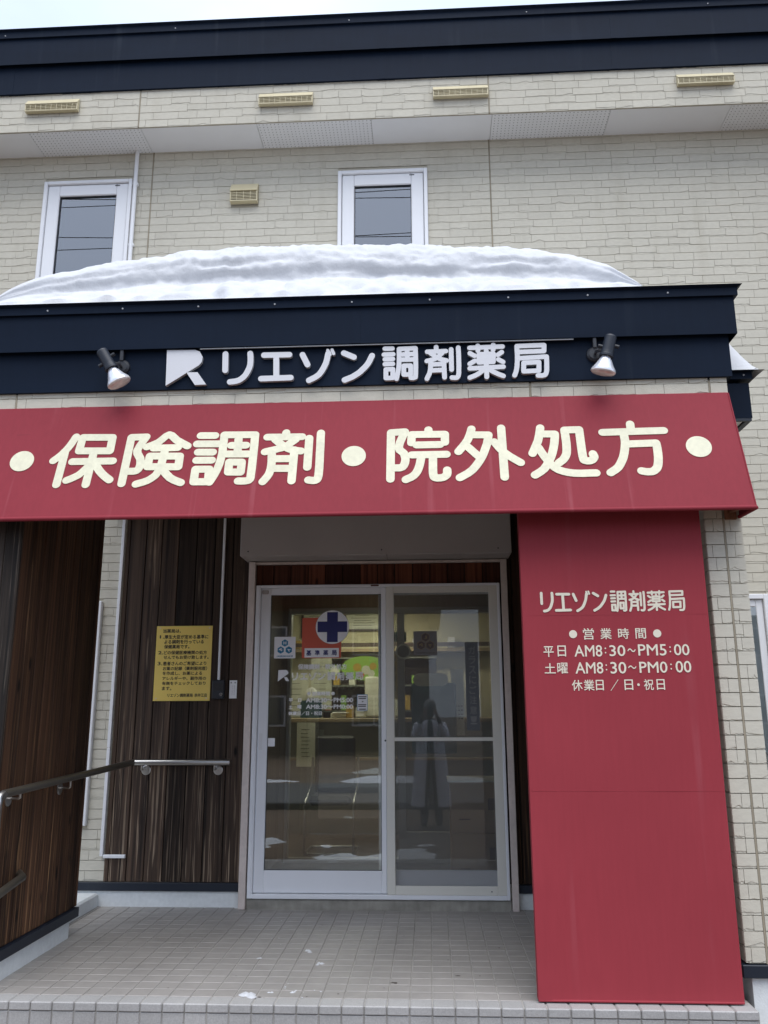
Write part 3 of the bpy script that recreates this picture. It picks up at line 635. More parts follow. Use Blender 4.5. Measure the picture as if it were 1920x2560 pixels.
px_('porch_ceiling', (XL+.02, YP+.02, 2.70), (XR-.02, -.004, 2.718), 'soffit')
px_('canopy_deck', (XL, YP+.02, 2.97), (XR, -.002, 3.36), 'navy_under')
stepped('canopy_fascia', XL, XR, YP, (2.952, 3.15, 3.176, 3.365, 3.387, 3.442), porch, ((-.375, 0), (-.39, 1)), side_to=-.002, right_only=False)
# board walls
def boards(edges, mk, mname, owner, rng):
    for a, b in zip(edges[:-1], edges[1:]): mk(a+.0030, b-.0030, rng.uniform(0, .0015), mname, owner)
rw = random.Random(8)
bw = px_('board_wall', (-2.2, .0, .155), (-1.215, .003, 2.70), 'wood_back')
def mk_back(z0, z1):
    return lambda a, b, d, mm, o: boxobj('plank', (a, -.014-d, z0), (b, -.0005, z1), mm, o, .0025)
boards([-2.2, -2.165, -2.045, -1.926, -1.801, -1.668, -1.532, -1.396, -1.272, -1.215], mk_back(.156, 2.699), 'plank', bw, rw)
bw2 = px_('board_wall', (.515, .0, .155), (1.45, .003, 2.70), 'wood_back')
boards([.515, .60, .725, .85, .975, 1.10, 1.225, 1.35, 1.45], mk_back(.156, 2.699), 'plank_side', bw2, rw)
sw = px_('board_wall', (-2.098, -1.79, .155), (-2.094, -.745, 2.70), 'wood_back')
def mk_side(a, b, d, mm, o): return boxobj('plank', (-2.094, a+.0018, .156), (-2.080+d, b-.0018, 2.699), mm, o, .004)
boards([-1.792, -1.66, -1.534, -1.403, -1.279, -1.150, -1.026, -.900, -.787, -.747], mk_side, 'plank_side', sw, rw)
px_('corner_board', (-2.16, -1.815, .156), (-2.076, -1.7935, 2.699), 'plank_old', .004)
px_('corner_board', (-2.32, -1.812, .156), (-2.164, -1.790, 2.699), 'plank_old', .004)
px_('wall_end_board', (-2.16, -.744, .156), (-2.079, -.724, 2.699), 'plank_side', .003)
px_('wall_flashing', (-2.33, -1.83, .102), (-2.058, -.735, .1545), 'navy_under', .003)
px_('wall_foundation', (-2.30, -1.795, -.4), (-2.085, -.80, .102), 'conc')
px_('ramp_kerb', (-2.40, -.795, -.4), (-2.225, -.005, .085), 'conc', .012)
# door posts, lintel boards, shutter housing
for a, b in ((-1.268, -1.221), (.524, .567)):
    f = MB(); f.box((a, -.066, .0), (b, -.030, 2.306), 0, .003); f.box((a+.006, -.030, .0), (b-.004, .001, 2.306)); f.build('door_post', 'post', porch)
px_('lintel_bar', (-1.221, -.05, 2.290), (.524, -.003, 2.306), 'post', .002)
ln = px_('lintel_panel', (-1.221, -.006, 2.138), (.524, .0, 2.289), 'wood_back')
e = [-1.221+(1.745)*k/14 for k in range(15)]
boards(e, lambda a, b, d, mm, o: boxobj('plank', (a, -.018-d, 2.1385), (b, -.0065, 2.2885), mm, o, .002), 'plank_red', ln, rw)
px_('door_sill', (-1.219, -.040, -.01), (.522, .17, .0645), 'sill', .006)

# floor of the porch: every tile its own piece, the farther ones joined
floor = boxobj('porch_floor', (-5.2, -1.858, -.4), (1.402, .0, -.004), 'grout'); tag(floor, kind='structure')
tmesh = {}
def tile_mesh(kind):
    if kind not in tmesh:
        q = MB()
        if kind == 'floor': q.box((0, 0, -.012), (.0955, .0955, 0), 0, .0022)
        elif kind == 'nose': q.box((0, 0, -.036), (.0955, .0985, .0012), 0, .0045)
        else: q.box((0, 0, -.096), (.0945, .012, -.0025), 0, .003)
        me = bpy.data.meshes.new('tile'); me.from_pydata(q.v, [], q.f); me.materials.append(M['nosing' if kind != 'floor' else 'tile']); me.update(); tmesh[kind] = (me, q)
    return tmesh[kind]
cand = []
rt = random.Random(3)
for i in range(-52, 14):
    for j in range(0, 18):
        x, y = .1*i+.002, -1.765+.1*j
        if y+.09 > -.04 and x > -1.3 and x < .5: continue
        if y > -.1+.06: continue
        if -2.33 < x+.05 < -2.09 and y < -.82: continue
        cand.append(('floor', x, y+.0022, rt.uniform(-.0005, .0005)))
    cand.append(('nose', .1*i+.0025, -1.869, 0)); cand.append(('riser', .1*i+.0027, -1.864, -.036)); cand.append(('riser', .1*i+.0027, -1.864, -.136))
def tarea(c):
    k, x, y, z = c; s = .05 if k != 'riser' else 0
    p = project((x+.05, y+s, z)); 
    if not p or not (-40 < p[0] < 1960 and p[1] < 2590) or (p[0] > 1345 and k == 'floor') or (p[1] > 2590): return 0
    d = (Vector((x, y, z))-CAM).length
    if k == 'floor' and x < -2.05 and y < -.8: return 0
    return (1 if k != 'riser' else .5)/d**3
cand.sort(key=lambda c: -tarea(c))
q = {'tile': MB(), 'nosing': MB()}
for n_, c in enumerate(cand):
    me, g = tile_mesh(c[0])
    tilt = rt.uniform(-.003, .003)
    if n_ < 298:
        o = bpy.data.objects.new('tile', me); COL.objects.link(o); o.location = c[1:4]; o.rotation_euler = (tilt, rt.uniform(-.003, .003), 0); put(o, floor)
    else: q['tile' if c[0] == 'floor' else 'nosing'].add([(v[0]+c[1], v[1]+c[2], v[2]+c[3]) for v in g.v], g.f)
for k, b in q.items():
    if b.v: tag(b.build('tile_field', k, floor), kind='stuff')
# crumbs of snow left on the tiles
q = MB(); rs = random.Random(6)
for u, v, w in [(617, 2488, 30), (679, 2480, 12), (729, 2482, 14), (713, 2470, 8), (740, 2478, 8), (785, 2477, 9), (803, 2479, 8), (755, 2482, 6), (714, 2467, 7), (771, 2379, 16), (797, 2410, 16), (648, 2397, 12), (700, 2345, 6), (666, 2315, 4), (702, 2362, 5), (680, 2346, 5), (705, 2302, 5), (720, 2459, 6), (372, 2350, 4), (165, 2391, 4), (198, 2308, 4), (755, 2495, 6)]:
    d = (AX[2]*F_PX+AX[0]*(u-960)-AX[1]*(v-1280)); t = -CAM.z/d.z; p = CAM+d*t
    for k in range(max(1, int(w/5))):
        r = w*.0011*rs.uniform(.5, 1.0); cx = p.x+rs.uniform(-1, 1)*w*.0010; cy = p.y+rs.uniform(-1, 1)*w*.0010
        n = 9; ring = [(cx+r*rs.uniform(.6, 1.1)*math.cos(2*math.pi*i/n), cy+r*rs.uniform(.5, 1)*math.sin(2*math.pi*i/n), .0005) for i in range(n)]
        q.add(ring+[(cx, cy, r*.45+.001)], [(i, (i+1) % n, n) for i in range(n)], 0, True)
tag(q.build('snow_crumbs', 'snow'), kind='stuff')
# grit and dark scuffs on the tiles
q = MB(); rs = random.Random(12); M['grit'] = mat('dark_grit', (.06, .05, .04), .9)
for u, v, w in [(649, 2493, 9), (985, 2457, 16), (990, 2459, 8), (1145, 2440, 14), (1248, 2370, 7), (880, 2505, 5), (767, 2492, 5), (805, 2313, 4), (1080, 2307, 3), (960, 2470, 4), (660, 2495, 6), (845, 2485, 7), (1305, 2360, 4), (552, 2276, 4), (565, 2298, 3), (1200, 2440, 5), (740, 2318, 3), (835, 2317, 5), (470, 2400, 4), (905, 2300, 3), (1120, 2400, 5), (930, 2380, 4), (590, 2440, 4), (330, 2430, 3), (420, 2470, 4), (1010, 2340, 4)]:
    d = (AX[2]*F_PX+AX[0]*(u-960)-AX[1]*(v-1280)); t = -CAM.z/d.z; p = CAM+d*t
    n = 9; r = w*.0011
    ring = [(p.x+r*rs.uniform(.5, 1.3)*math.cos(2*math.pi*i/n), p.y+r*rs.uniform(.4, .9)*math.sin(2*math.pi*i/n), .0006) for i in range(n)]
    q.add(ring+[(p.x, p.y, .0012+.0008*rs.random())], [(i, (i+1) % n, n) for i in range(n)], 0, True)
tag(q.build('grit', 'grit'), kind='stuff')
M['dark_chrome'] = mat('dull_chrome', (.30, .30, .31), .35, 1)
# ------------------------------------------------------------------ sliding door with its insect screen
door = thing('sliding_door', 'white two-leaf glazed sliding door with an insect screen over its right half', 'door', (-.35, 0, .065))
def frame4(mb, x0, x1, z0, z1, y0, y1, l, r, t, b, ch=.003):
    for a, c in (((x0, y0, z0), (x0+l, y1, z1)), ((x1-r, y0, z0), (x1, y1, z1)), ((x0+l, y0, z1-t), (x1-r, y1, z1)), ((x0+l, y0, z0), (x1-r, y1, z0+b))):
        if abs(c[0]-a[0]) > 1e-4 and abs(c[2]-a[2]) > 1e-4: mb.box(a, c, 0, ch)
f = MB(); frame4(f, -1.213, .512, .065, 2.137, -.058, .06, .034, .02, .018, .028); f.box((-1.196, -.064, .1), (-1.190, -.058, 2.12))
f.build('door_frame', 'alu', door)
q = MB(); q.box((-.394, -.0595, 2.121), (-.338, -.058, 2.133)); q.build('maker_plate', 'brown', door)
lf = MB(); frame4(lf, -1.178, -.288, .097, 2.118, -.034, -.004, .069, .035, .048, .138, .004)
lf = lf.build('door_leaf', 'alu', door)
boxobj('pane', (-1.112, -.020, .233), (-.321, -.014, 2.072), 'glass', lf)
q = MB(); frame4(q, -1.1095, -.3225, .2345, 2.0705, -.0225, -.012, .004, .004, .004, .004, 0); q.build('gasket', 'black', lf)
q = MB(); q.prism(rrect(-1.166, 1.005, -1.143, 1.115, .004), XZ(-.034), 0, .0015); q.prism(rrect(-1.161, 1.011, -1.148, 1.109, .003), XZ(-.0355), 0, .0006, 0); q.build('handle', 'pvc', lf)
q = MB(); disc(q, (-.296, 1.065), .006, XZ(-.034), 0, .003); q.build('keyhole', 'black', lf)
q = MB(); q.box((-1.172, -.046, 2.075), (-1.125, -.034, 2.104), 0, .006); q.build('door_stop', 'box', lf)
rf = MB(); frame4(rf, -.345, .492, .097, 2.118, .004, .034, .05, .05, .05, .138, .004)
rf = rf.build('door_leaf', 'alu', door)
boxobj('pane', (-.297, .014, .233), (.444, .020, 2.072), 'glass', rf)
sf = MB(); frame4(sf, -.287, .493, .0935, 2.119, -.056, -.037, .055, .06, .047, .056, .003); sf.box((-.232, -.053, 1.062), (.433, -.040, 1.086), 0, .002)
sf = sf.build('screen_frame', 'beige_alu', door)
def screen_mat():
    m = bpy.data.materials.new('insect_mesh'); m.use_nodes = True; t = m.node_tree; t.nodes.clear()
    tr = N(t, 'ShaderNodeBsdfTransparent'); df = N(t, 'ShaderNodeBsdfDiffuse'); df.inputs[0].default_value = (.19, .19, .185, 1)
    x = N(t, 'ShaderNodeMixShader'); x.inputs[0].default_value = .44; o = N(t, 'ShaderNodeOutputMaterial')
    t.links.new(tr.outputs[0], x.inputs[1]); t.links.new(df.outputs[0], x.inputs[2]); t.links.new(x.outputs[0], o.inputs[0]); return m
M['screen'] = screen_mat()
q = MB()
for a, b in ((.149, 1.062), (1.086, 2.072)): q.add([(-.232, -.047, a), (.433, -.047, a), (.433, -.047, b), (-.232, -.047, b)], [(0, 1, 2, 3)])
q.build('insect_mesh', 'screen', sf)
for x in (-.262, .463):
    q = MB(); q.prism(rrect(x-.012, 1.005, x+.012, 1.075, .003), XZ(-.056), 0, .0012); q.build('handle', 'beige_alu', sf)
q = MB(); disc(q, (.393, .118), .004, XZ(-.056), 0, .002); q.build('screw', 'black', sf)

# --- vestibule and shop interior behind the glass
M['in_wall'] = mat('cream_interior_wall', (.58, .54, .38), .85, var=.05); M['vest'] = mat('vestibule_board', (.24, .20, .15), .8, var=.15, vscale=(40, 40, 1))
M['dark_tile'] = mat('dark_vestibule_tile', (.07, .066, .062), .35, var=.2, vscale=(6, 6, 6)); M['in_floor'] = mat('brown_shop_floor', (.06, .045, .032), .4, var=.2)
M['grey_frame'] = mat('grey_inner_frame', (.34, .34, .33), .4); M['lamp'] = bpy.data.materials.new('lit_ceiling_panel'); M['lamp'].use_nodes = True
_b = M['lamp'].node_tree.nodes['Principled BSDF']; _b.inputs['Emission Color'].default_value = (1, .93, .72, 1); _b.inputs['Emission Strength'].default_value = 11.0
M['fill_lamp'] = M['lamp'].copy(); M['fill_lamp'].node_tree.nodes['Principled BSDF'].inputs['Emission Strength'].default_value = 2.2
bx('vestibule_floor', (-1.3, .17, -.02), (1.1, 1.33, .062), 'dark_tile')
q = MB(); q.box((-1.36, .17, .06), (-1.26, 1.33, 2.55)); q.box((1.0, .17, .06), (1.1, 1.33, 2.55)); q.box((-1.36, .17, 2.45), (1.1, 1.33, 2.55)); q.build('vestibule_wall', 'vest', bld)
q = MB(); q.box((-1.3, 1.33, 2.135), (1.0, 1.41, 2.45)); q.box((-1.3, 1.33, .06), (-1.205, 1.41, 2.135)); q.box((.62, 1.33, .06), (1.0, 1.41, 2.135)); q.build('vestibule_wall', 'vest', bld)
f = MB(); frame4(f, -1.205, .62, .062, 2.135, 1.30, 1.40, .028, .05, .05, .03); f.box((-.26, 1.31, .092), (-.20, 1.37, 2.085)); f.box((-.20, 1.31, .092), (.57, 1.34, .30)); f.build('inner_door_frame', 'grey_frame', bld)
boxobj('pane', (-1.177, 1.35, .092), (-.26, 1.355, 2.085), 'glass', bld)
bx('shop_floor', (-3.4, 1.41, -.02), (2.4, 5.0, .066), 'in_floor')
q = MB(); q.box((-3.5, 5.0, .06), (2.5, 5.1, 2.6)); q.box((-3.5, 1.41, .06), (-3.4, 5.0, 2.6)); q.box((2.4, 1.41, .06), (2.5, 5.0, 2.6)); q.box((-3.5, 1.36, 2.55), (2.5, 5.1, 2.65)); q.box((-3.5, 1.41, .06), (-1.3, 1.45, 2.55)); q.box((1.1, 1.41, .06), (2.4, 1.45, 2.55)); q.build('shop_wall', 'in_wall', bld)
def lampthing(x, y, lab, w=1.0):
    t = thing('ceiling_light', lab, 'light', (x, y, 2.5)); boxobj('lamp_housing', (x-.62, y-.13, 2.51), (x+.62, y+.13, 2.549), 'white', t, .01)
    boxobj('diffuser', (x-.58, y-.10, 2.495), (x+.58, y+.10, 2.509), 'lamp', t)
lampthing(-.9, 2.6, 'lit ceiling light of the shop nearer the inner door'); lampthing(-.6, 4.1, 'lit ceiling light of the shop over the back counter')
vl = thing('ceiling_light', 'small added fill light under the vestibule ceiling between the two doors', 'light', (-.35, .75, 2.44)); boxobj('lamp_housing', (-.47, .63, 2.42), (-.23, .87, 2.449), 'white', vl, .01); boxobj('diffuser', (-.455, .645, 2.41), (-.245, .855, 2.4195), 'fill_lamp', vl)  # fill light added to brighten the vestibule, not a known fitting
M['cwood'] = mat('pale_counter_wood', (.30, .23, .14), .5, var=.1, vscale=(3, 3, 30)); M['cgrey'] = mat('grey_counter_front', (.17, .18, .165), .6, var=.08)
M['paper'] = mat('paper', (.66, .66, .58), .8); M['pgreen'] = mat('green_print', (.30, .52, .10), .6); M['dgreen'] = mat('dark_green_board', (.02, .10, .06), .6); M['mustard'] = mat('mustard_banner', (.50, .33, .06), .6)
M['card'] = mat('cardboard', (.46, .30, .18), .85, var=.06); M['leather'] = mat('black_leatherette', (.018, .02, .024), .42); M['cert'] = mat('dark_picture_frame', (.06, .035, .025), .4); M['teal'] = mat('dark_teal_folder', (.01, .075, .10), .5)
ct = thing('counter', 'long shop counter with pale wood top seen through the left door pane', 'counter', (-.6, 3.1, .066))
boxobj('counter_top', (-1.5, 2.85, 1.15), (1.6, 3.4, 1.19), 'cwood', ct, .006); boxobj('counter_front', (-1.46, 2.92, .068), (1.56, 3.35, 1.148), 'cgrey', ct); boxobj('counter_ledge', (-1.5, 2.80, .78), (1.6, 2.92, .80), 'cwood', ct)
def poster(name, lab, cat, x0, x1, z0, z1, y, m1, frame=None, extra=None):
    q = MB(); q.box((x0, y, z0), (x1, y+.006, z1)); o = q.build(name, m1); tag(o, lab, cat)
    if frame:
        g = MB(); frame4(g, x0-.03, x1+.03, z0-.03, z1+.03, y-.012, y+.008, .03, .03, .03, .03, .002); g.build('picture_frame', frame, o)
    if extra:
        g = MB(); extra(g, y); g.build('print', extra.mats, o)
    return o
def lines(x0, x1, z0, z1, n, mats=('cgrey',), seed=1):
    r = random.Random(seed)
    def fn(g, y):
        for k in range(n):
            z = z1-(z1-z0)*(k+.5)/n; g.box((x0+(x1-x0)*r.uniform(0, .15), y-.0015, z-.0035), (x1-(x1-x0)*r.uniform(0, .3), y-.0005, z+.0035))
    fn.mats = list(mats); return fn
YB = 4.99
poster('certificate', 'framed certificate high on the shop wall, cut by the middle door stile', 'certificate', -1.06, -.60, 2.30, 2.62-.1, YB-.01, 'paper', 'cert', lines(-1.0, -.66, 2.33, 2.49, 5, seed=2))
poster('certificate', 'framed certificate behind the blue cross sticker', 'certificate', -1.62, -1.22, 2.22, 2.52, YB-.01, 'paper', 'cert', lines(-1.56, -1.28, 2.25, 2.49, 5, seed=3))
poster('notice_paper', 'pale notice sheet hanging at the upper left of the shop wall', 'paper', -2.02, -1.86, 1.95, 2.5, YB-.01, 'paper')
sh = thing('wall_shelf', 'brown wooden shelf running along the back wall of the shop', 'shelf', (-.8, 4.9, 2.0)); boxobj('shelf_board', (-2.0, 4.72, 1.99), (1.2, 4.985, 2.03), 'cwood', sh); boxobj('shelf_lip', (-2.0, 4.70, 2.05), (1.2, 4.718, 2.10), 'cert', sh)
for x, s_ in ((-1.85, 2), (-1.72, 5), (-.2, 7), (.25, 8)):
    q = MB(); q.box((x, 4.80, 2.031), (x+.09, 4.93, 2.031+.06+.01*s_), 0, .004); tag(q.build('medicine_box', ('white', 'mustard', 'paper', 'white')[s_ % 4]), ('small white box standing left on the wall shelf', 'white medicine box beside the small one on the wall shelf', 'white medicine box near the middle of the wall shelf', 'white medicine box at the right of the wall shelf')[(2, 5, 7, 8).index(s_)], 'box')
def oval(g, y):
    disc(g, (-.72, 1.73), .26, XZ(y), .001, .002, 0, 36, ry=.135)
    for (cx, cz, r, mi) in ((-.80, 1.74, .045, 1), (-.70, 1.71, .05, 2), (-.62, 1.75, .04, 1), (-.75, 1.66, .035, 3), (-.64, 1.67, .04, 2)): disc(g, (cx, cz), r, XZ(y), .0022, .003+r*.01, mi, 16)
g = MB(); oval(g, 3.6); o = g.build('oval_poster', ['pgreen', 'mustard', 'paper', 'orange']); tag(o, 'bright green oval poster hanging behind the lettering on the left pane', 'poster')
g = MB(); disc(g, (-1.03, 1.70), .062, XZ(3.4), 0, .004, 0); disc(g, (-1.03, 1.70), .05, XZ(3.396), 0, .002, 1); tag(g.build('round_badge', ['pgreen', 'paper']), 'small round green and white badge left of the oval poster', 'badge')
poster('wall_poster', 'pale poster with a dark heading left of the round green badge', 'poster', -1.36, -1.12, 1.28, 1.86, 3.9, 'paper', None, lines(-1.33, -1.15, 1.35, 1.8, 7, seed=5))
poster('wall_poster', 'sheet with a grey picture strip hanging under the clock', 'poster', -1.62, -1.36, 1.20, 1.66, 3.7, 'paper', None, lines(-1.58, -1.42, 1.23, 1.6, 6, seed=6))
ck = thing('wall_clock', 'small round white clock between the two pale wall posters', 'clock', (-1.31, 3.6, 1.46)); g = MB(); g.lathe([(.001, .03), (.05, .03), (.062, .022), (.062, 0)], (-1.31, 3.6, 1.46), (0, -1, 0), 24); g.build('clock_face', 'white', ck); g = MB(); g.box((-1.312, 3.566, 1.46), (-1.308, 3.568, 1.50)); g.box((-1.31, 3.566, 1.458), (-1.285, 3.568, 1.462)); g.build('clock_hand', 'ink', ck)
tc_ = thing('counter_post', 'orange-brown timber post at the left end of the counter', 'post', (-1.52, 3.3, .066)); boxobj('post_shaft', (-1.60, 3.2, .066), (-1.50, 3.3, 2.5), 'cwood', tc_, .004)
cb = thing('shelving_unit', 'tall dark shelving unit behind the counter', 'shelving', (-.6, 4.7, .066))
boxobj('shelving_back', (-1.3, 4.6, .07), (.1, 4.68, 1.9), 'cert', cb)
for z in (1.25, 1.55, 1.88): boxobj('shelf', (-1.3, 4.35, z), (.1, 4.6, z+.02), 'cgrey', cb)
rr = random.Random(17)
for i in range(14):
    x = -1.25+i*.095; z = (1.271, 1.571)[i % 2]; mm = ('paper', 'white', 'mustard', 'cgrey', 'orange', 'pgreen')[rr.randrange(6)]
    q = MB(); h = rr.uniform(.10, .24); q.box((x, 4.38, z), (x+rr.uniform(.05, .08), 4.55, z+h), 0, .003); o = q.build('file_box', mm); tag(o, f"{dict(paper='pale', white='white', mustard='mustard', cgrey='grey', orange='vermilion', pgreen='green')[mm]} file box, {('first', 'second', 'third', 'fourth', 'fifth', 'sixth', 'seventh')[i//2]} from the left on the {('lower', 'middle')[i % 2]} shelf of the dark shelving unit", 'box', 'boxes and files on the shelving unit')
poster('counter_monitor', 'dark teal panel leaning at the left end of the counter', 'panel', -1.32, -1.10, 1.195, 1.37, 2.86, 'teal')
for x0, w, h, mm, lab, nm in ((-1.02, .16, .05, 'paper', 'heap of white papers on the counter under the opening hours', 'paper_stack'), (-.86, .07, .12, 'mustard', 'small orange-brown pen box on the counter', 'pen_box'), (-.76, .10, .11, 'paper', 'small cream drawer box on the counter', 'drawer_box')):
    q = MB(); q.box((x0, 2.95, 1.191), (x0+w, 3.15, 1.191+h), 0, .006); o = q.build(nm, mm); tag(o, lab, nm.replace('_', ' '))
    if nm == 'drawer_box': q = MB(); q.box((x0+.01, 2.944, 1.21), (x0+w-.01, 2.95, 1.24)); q.box((x0+.01, 2.944, 1.25), (x0+w-.01, 2.95, 1.29)); q.build('drawer', 'white', o)
    elif nm == 'paper_stack': q = MB(); q.box((x0+.02, 2.93, 1.191+h), (x0+w+.03, 3.10, 1.2+h), 0, .002); q.build('sheet', 'white', o)
    else:
        q = MB(); [q.tube([(x0+.02+.012*k, 3.0, 1.30), (x0+.01+.016*k, 3.0, 1.40)], .004, 5) for k in range(3)]; q.build('pen', 'brown', o)
q = MB(); q.box((-.68, 3.16, 1.2), (-.30, 3.2, 1.62), 0, .015); o = q.build('counter_screen', 'paper'); tag(o, 'white upright panel standing on the right part of the counter', 'panel')
bt = thing('pump_bottle', 'clear pump bottle standing on the counter ledge', 'bottle', (-.93, 2.85, .8)); g = MB(); g.lathe([(.001, 0), (.03, 0), (.03, .09), (.012, .11), (.012, .125)], (-.93, 2.86, .80), (0, 0, 1), 14); g.build('bottle', 'white', bt); g = MB(); g.tube([(-.93, 2.86, .92), (-.93, 2.86, .95), (-.965, 2.86, .95)], .005, 6); g.build('pump', 'white', bt)
poster('hanging_sheet', 'pale yellow-green printed sheet hanging in front of the counter', 'sheet', -1.34, -1.155, .72, 1.15, 2.78, 'paper', None, lines(-1.3, -1.2, .8, 1.1, 8, seed=9))
# chair with chromed runners
ch = thing('waiting_chair', 'black leatherette chair on a chrome sled frame behind the left door pane', 'chair', (-.87, 2.1, .066))
g = MB()
for k in range(7):
    t = k/6
    pass
g.box((-1.05, 2.02, .53), (-.68, 2.07, 1.04), 0, .03); g.build('backrest', 'leather', ch)
g = MB(); g.box((-1.05, 1.60, .47), (-.68, 2.05, .55), 0, .03); g.build('seat', 'leather', ch)
for x in (-1.075, -.655):
    g = MB(); g.tube([(x, 2.06, .85), (x, 2.04, .62), (x, 1.60, .50), (x, 1.56, .46), (x, 1.58, .12), (x, 1.62, .08), (x, 2.02, .08)], .011, 8); g.build('leg', 'dark_chrome', ch)
g = MB(); g.tube([(-1.075, 1.62, .08), (-.655, 1.62, .08)], .010, 8); g.tube([(-1.075, 2.02, .08), (-.655, 2.02, .08)], .010, 8); g.build('stretcher', 'dark_chrome', ch)
# boxes in the vestibule, right
for z0, z1, lab in ((.064, .398, 'lower of two cardboard boxes stacked behind the insect screen'), (.400, .752, 'upper of two cardboard boxes stacked behind the insect screen')):
    x0 = .15
    q = MB(); q.box((x0, .50, z0), (.58, .95, z1), 0, .004); o = q.build('cardboard_box', 'card'); tag(o, lab, 'cardboard box')
    q = MB(); q.box((x0+.06, .4985, z0+.09), (x0+.14, .4998, z0+.10)); q.box((.42, .4985, z0+.16), (.55, .4998, z0+.24)); q.build('print', 'brown', o)
    if z1 > .7: q = MB(); q.box((x0-.02, .48, z1+.001), (.60, .97, z1+.012), 0, .003); q.build('lid', 'paper', o)
# things seen dimly through the screen
poster('green_board', 'small dark green board at the upper left behind the insect screen', 'board', -.335, -.19, 1.86, 1.95, 1.6, 'dgreen')
def ban(g, y): 
    for k, c in enumerate('基準薬局'): text_fit(g, c, -.335, 1.735-.085*k, -.285, 1.685-.085*k, XZ(y), .001, 0, .03)
ban.mats = ['ink']
poster('vertical_banner', 'mustard yellow vertical banner hanging behind the insect screen', 'banner', -.36, -.235, 1.36, 1.76, 1.62, 'mustard', None, ban)
q = MB(); disc(q, (-.20, 1.735), .062, XZ(1.0), 0, .01, 0, 30); disc(q, (-.20, 1.735), .048, XZ(.99), 0, .002, 1, 30); tag(q.build('round_plate', ['paper', 'cgrey']), 'pale round plate behind the insect screen left of the hexagon emblem', 'plate')
q = MB(); q.prism(rrect(-.13, 1.47, .17, 1.58, .05, 8), XZ(1.5), 0, .01); tag(q.build('hanging_board', 'paper'), 'pale rounded board hanging under the hexagon emblem', 'board')
q = MB(); q.box((-.15, 1.60, .9), (.24, 1.64, 1.5), 0, .01); tag(q.build('dark_partition', 'teal'), 'dark blue-grey partition behind the insect screen', 'partition')
q = MB(); q.box((.20, 1.62, 1.05), (.31, 1.63, 1.62)); o = tag(q.build('calendar', 'paper'), 'pale calendar sheet with dots hanging behind the insect screen', 'calendar')
q = MB()
for i in range(4):
    for j in range(4): disc(q, (.215+.025*i, 1.30-.035*j), .006, XZ(1.62), .0005, .001, 0, 8)
q.build('print', 'ink', o)
def guar(g, y):
    for k, c in enumerate('ガラスにご注意！'): text_fit(g, c, .285, 1.70-.068*k, .335, 1.645-.068*k, XZ(y), .0008, 0, .02)
guar.mats = ['letter_side']
M['strip'] = mat('smoky_blue_film', (.20, .23, .27), .5)
poster('glass_warning_strip', 'vertical smoky blue strip with dark characters on the right pane', 'sticker', .262, .352, 1.13, 1.73, .0068, 'strip', None, guar)

# --- stickers and lettering on the panes
YG = -.0205
def hexa(c, r): return [(c[0]+r*math.sin(R_(60*k)), c[1]-r*math.cos(R_(60*k))) for k in range(6)][::1]
def rot2(p, c, a): 
    ca, sa = math.cos(a), math.sin(a); return (c[0]+(p[0]-c[0])*ca-(p[1]-c[1])*sa, c[1]+(p[0]-c[0])*sa+(p[1]-c[1])*ca)
def letter_rot(mb, s, c, w, h, ang, d, fn, mi):
    text_fit(mb, s, c[0]-w/2, c[1]+h/2, c[0]+w/2, c[1]-h/2, lambda u, v, dd: fn(*rot2((u, v), c, ang), dd), d, mi, .03)
def three_hex(name, lab, x0, x1, z0, z1, cs, r, letters, mats, fn, cap, outline=False):
    q = MB(); q.prism(rrect(x0, z0, x1, z1, .004, 3), fn, 0, .0006, 0)
    for c, l, a in zip(cs, letters, (0, R_(-62), R_(58))):
        if outline: q.prism(hexa(c, r*1.12), fn, .0006, .0008, 2)
        q.prism(hexa(c, r), fn, .0008, .001, 1); letter_rot(q, l, c, r*.8, r*.85, a, .0012, fn, 2)
    text_fit(q, cap, x0+.018, z0+.021, x1-.018, z0+.009, fn, .0009, 1, .02)
    o = q.build(name, mats); tag(o, lab, 'sticker'); return o
three_hex('hexagon_sticker', 'white square sticker with three teal blue hexagons on the left pane', -1.079, -.928, 1.624, 1.774, ((-1.0038, 1.731), (-1.0325, 1.682), (-.975, 1.682)), .0255, 'HPA', ['white', 'cyan', 'white'], XZ(YG), '北海道薬剤師会会員之章')
three_hex('hexagon_sticker', 'grey sticker with three brown gold-rimmed hexagons behind the insect screen', -.0975, .068, 1.6415, 1.809, ((-.0128, 1.7656), (-.0435, 1.7099), (.0182, 1.7099)), .029, 'JPA', ['jpa', 'brown', 'goldline'], XZ(.0135), '日本薬剤師会会員之章', True)
q = MB(); fn = XZ(YG)
q.prism(rrect(-.8827, 1.6238, -.605, 1.9063, .008, 3), fn, 0, .0006, 0)
disc(q, (-.6685, 1.840), .1195, fn, .0006, .0007, 3, 48); disc(q, (-.6685, 1.840), .1175, fn, .0007, .0009, 1, 48)
for a in (rrect(-.7065, 1.7345, -.6297, 1.9455, .0005, 1), rrect(-.7735, 1.8045, -.5635, 1.8795, .0005, 1)): q.prism(a, fn, .0009, .0011 if a[0][0] < -.6 else .00115, 2)
q.prism(rrect(-.8634, 1.6287, -.6208, 1.6931, .001, 1), fn, .0006, .0009, 1)
for k, c in enumerate('基準薬局'): text_fit(q, c, -.8509+.0597*k, 1.680, -.8509+.0597*k+.036, 1.642, fn, .0012, 2, .03)
tag(q.build('cross_sticker', ['orange', 'white', 'blue', 'jpa']), 'vermilion square sticker with a blue cross on a white disc', 'sticker')
q = MB(); q.prism(rrect(-.492, 1.2628, -.4179, 1.3741, .006, 4), fn, 0, .0005, 1); q.prism(rrect(-.489, 1.2658, -.4209, 1.3711, .005, 4), fn, .0005, .0008, 0)
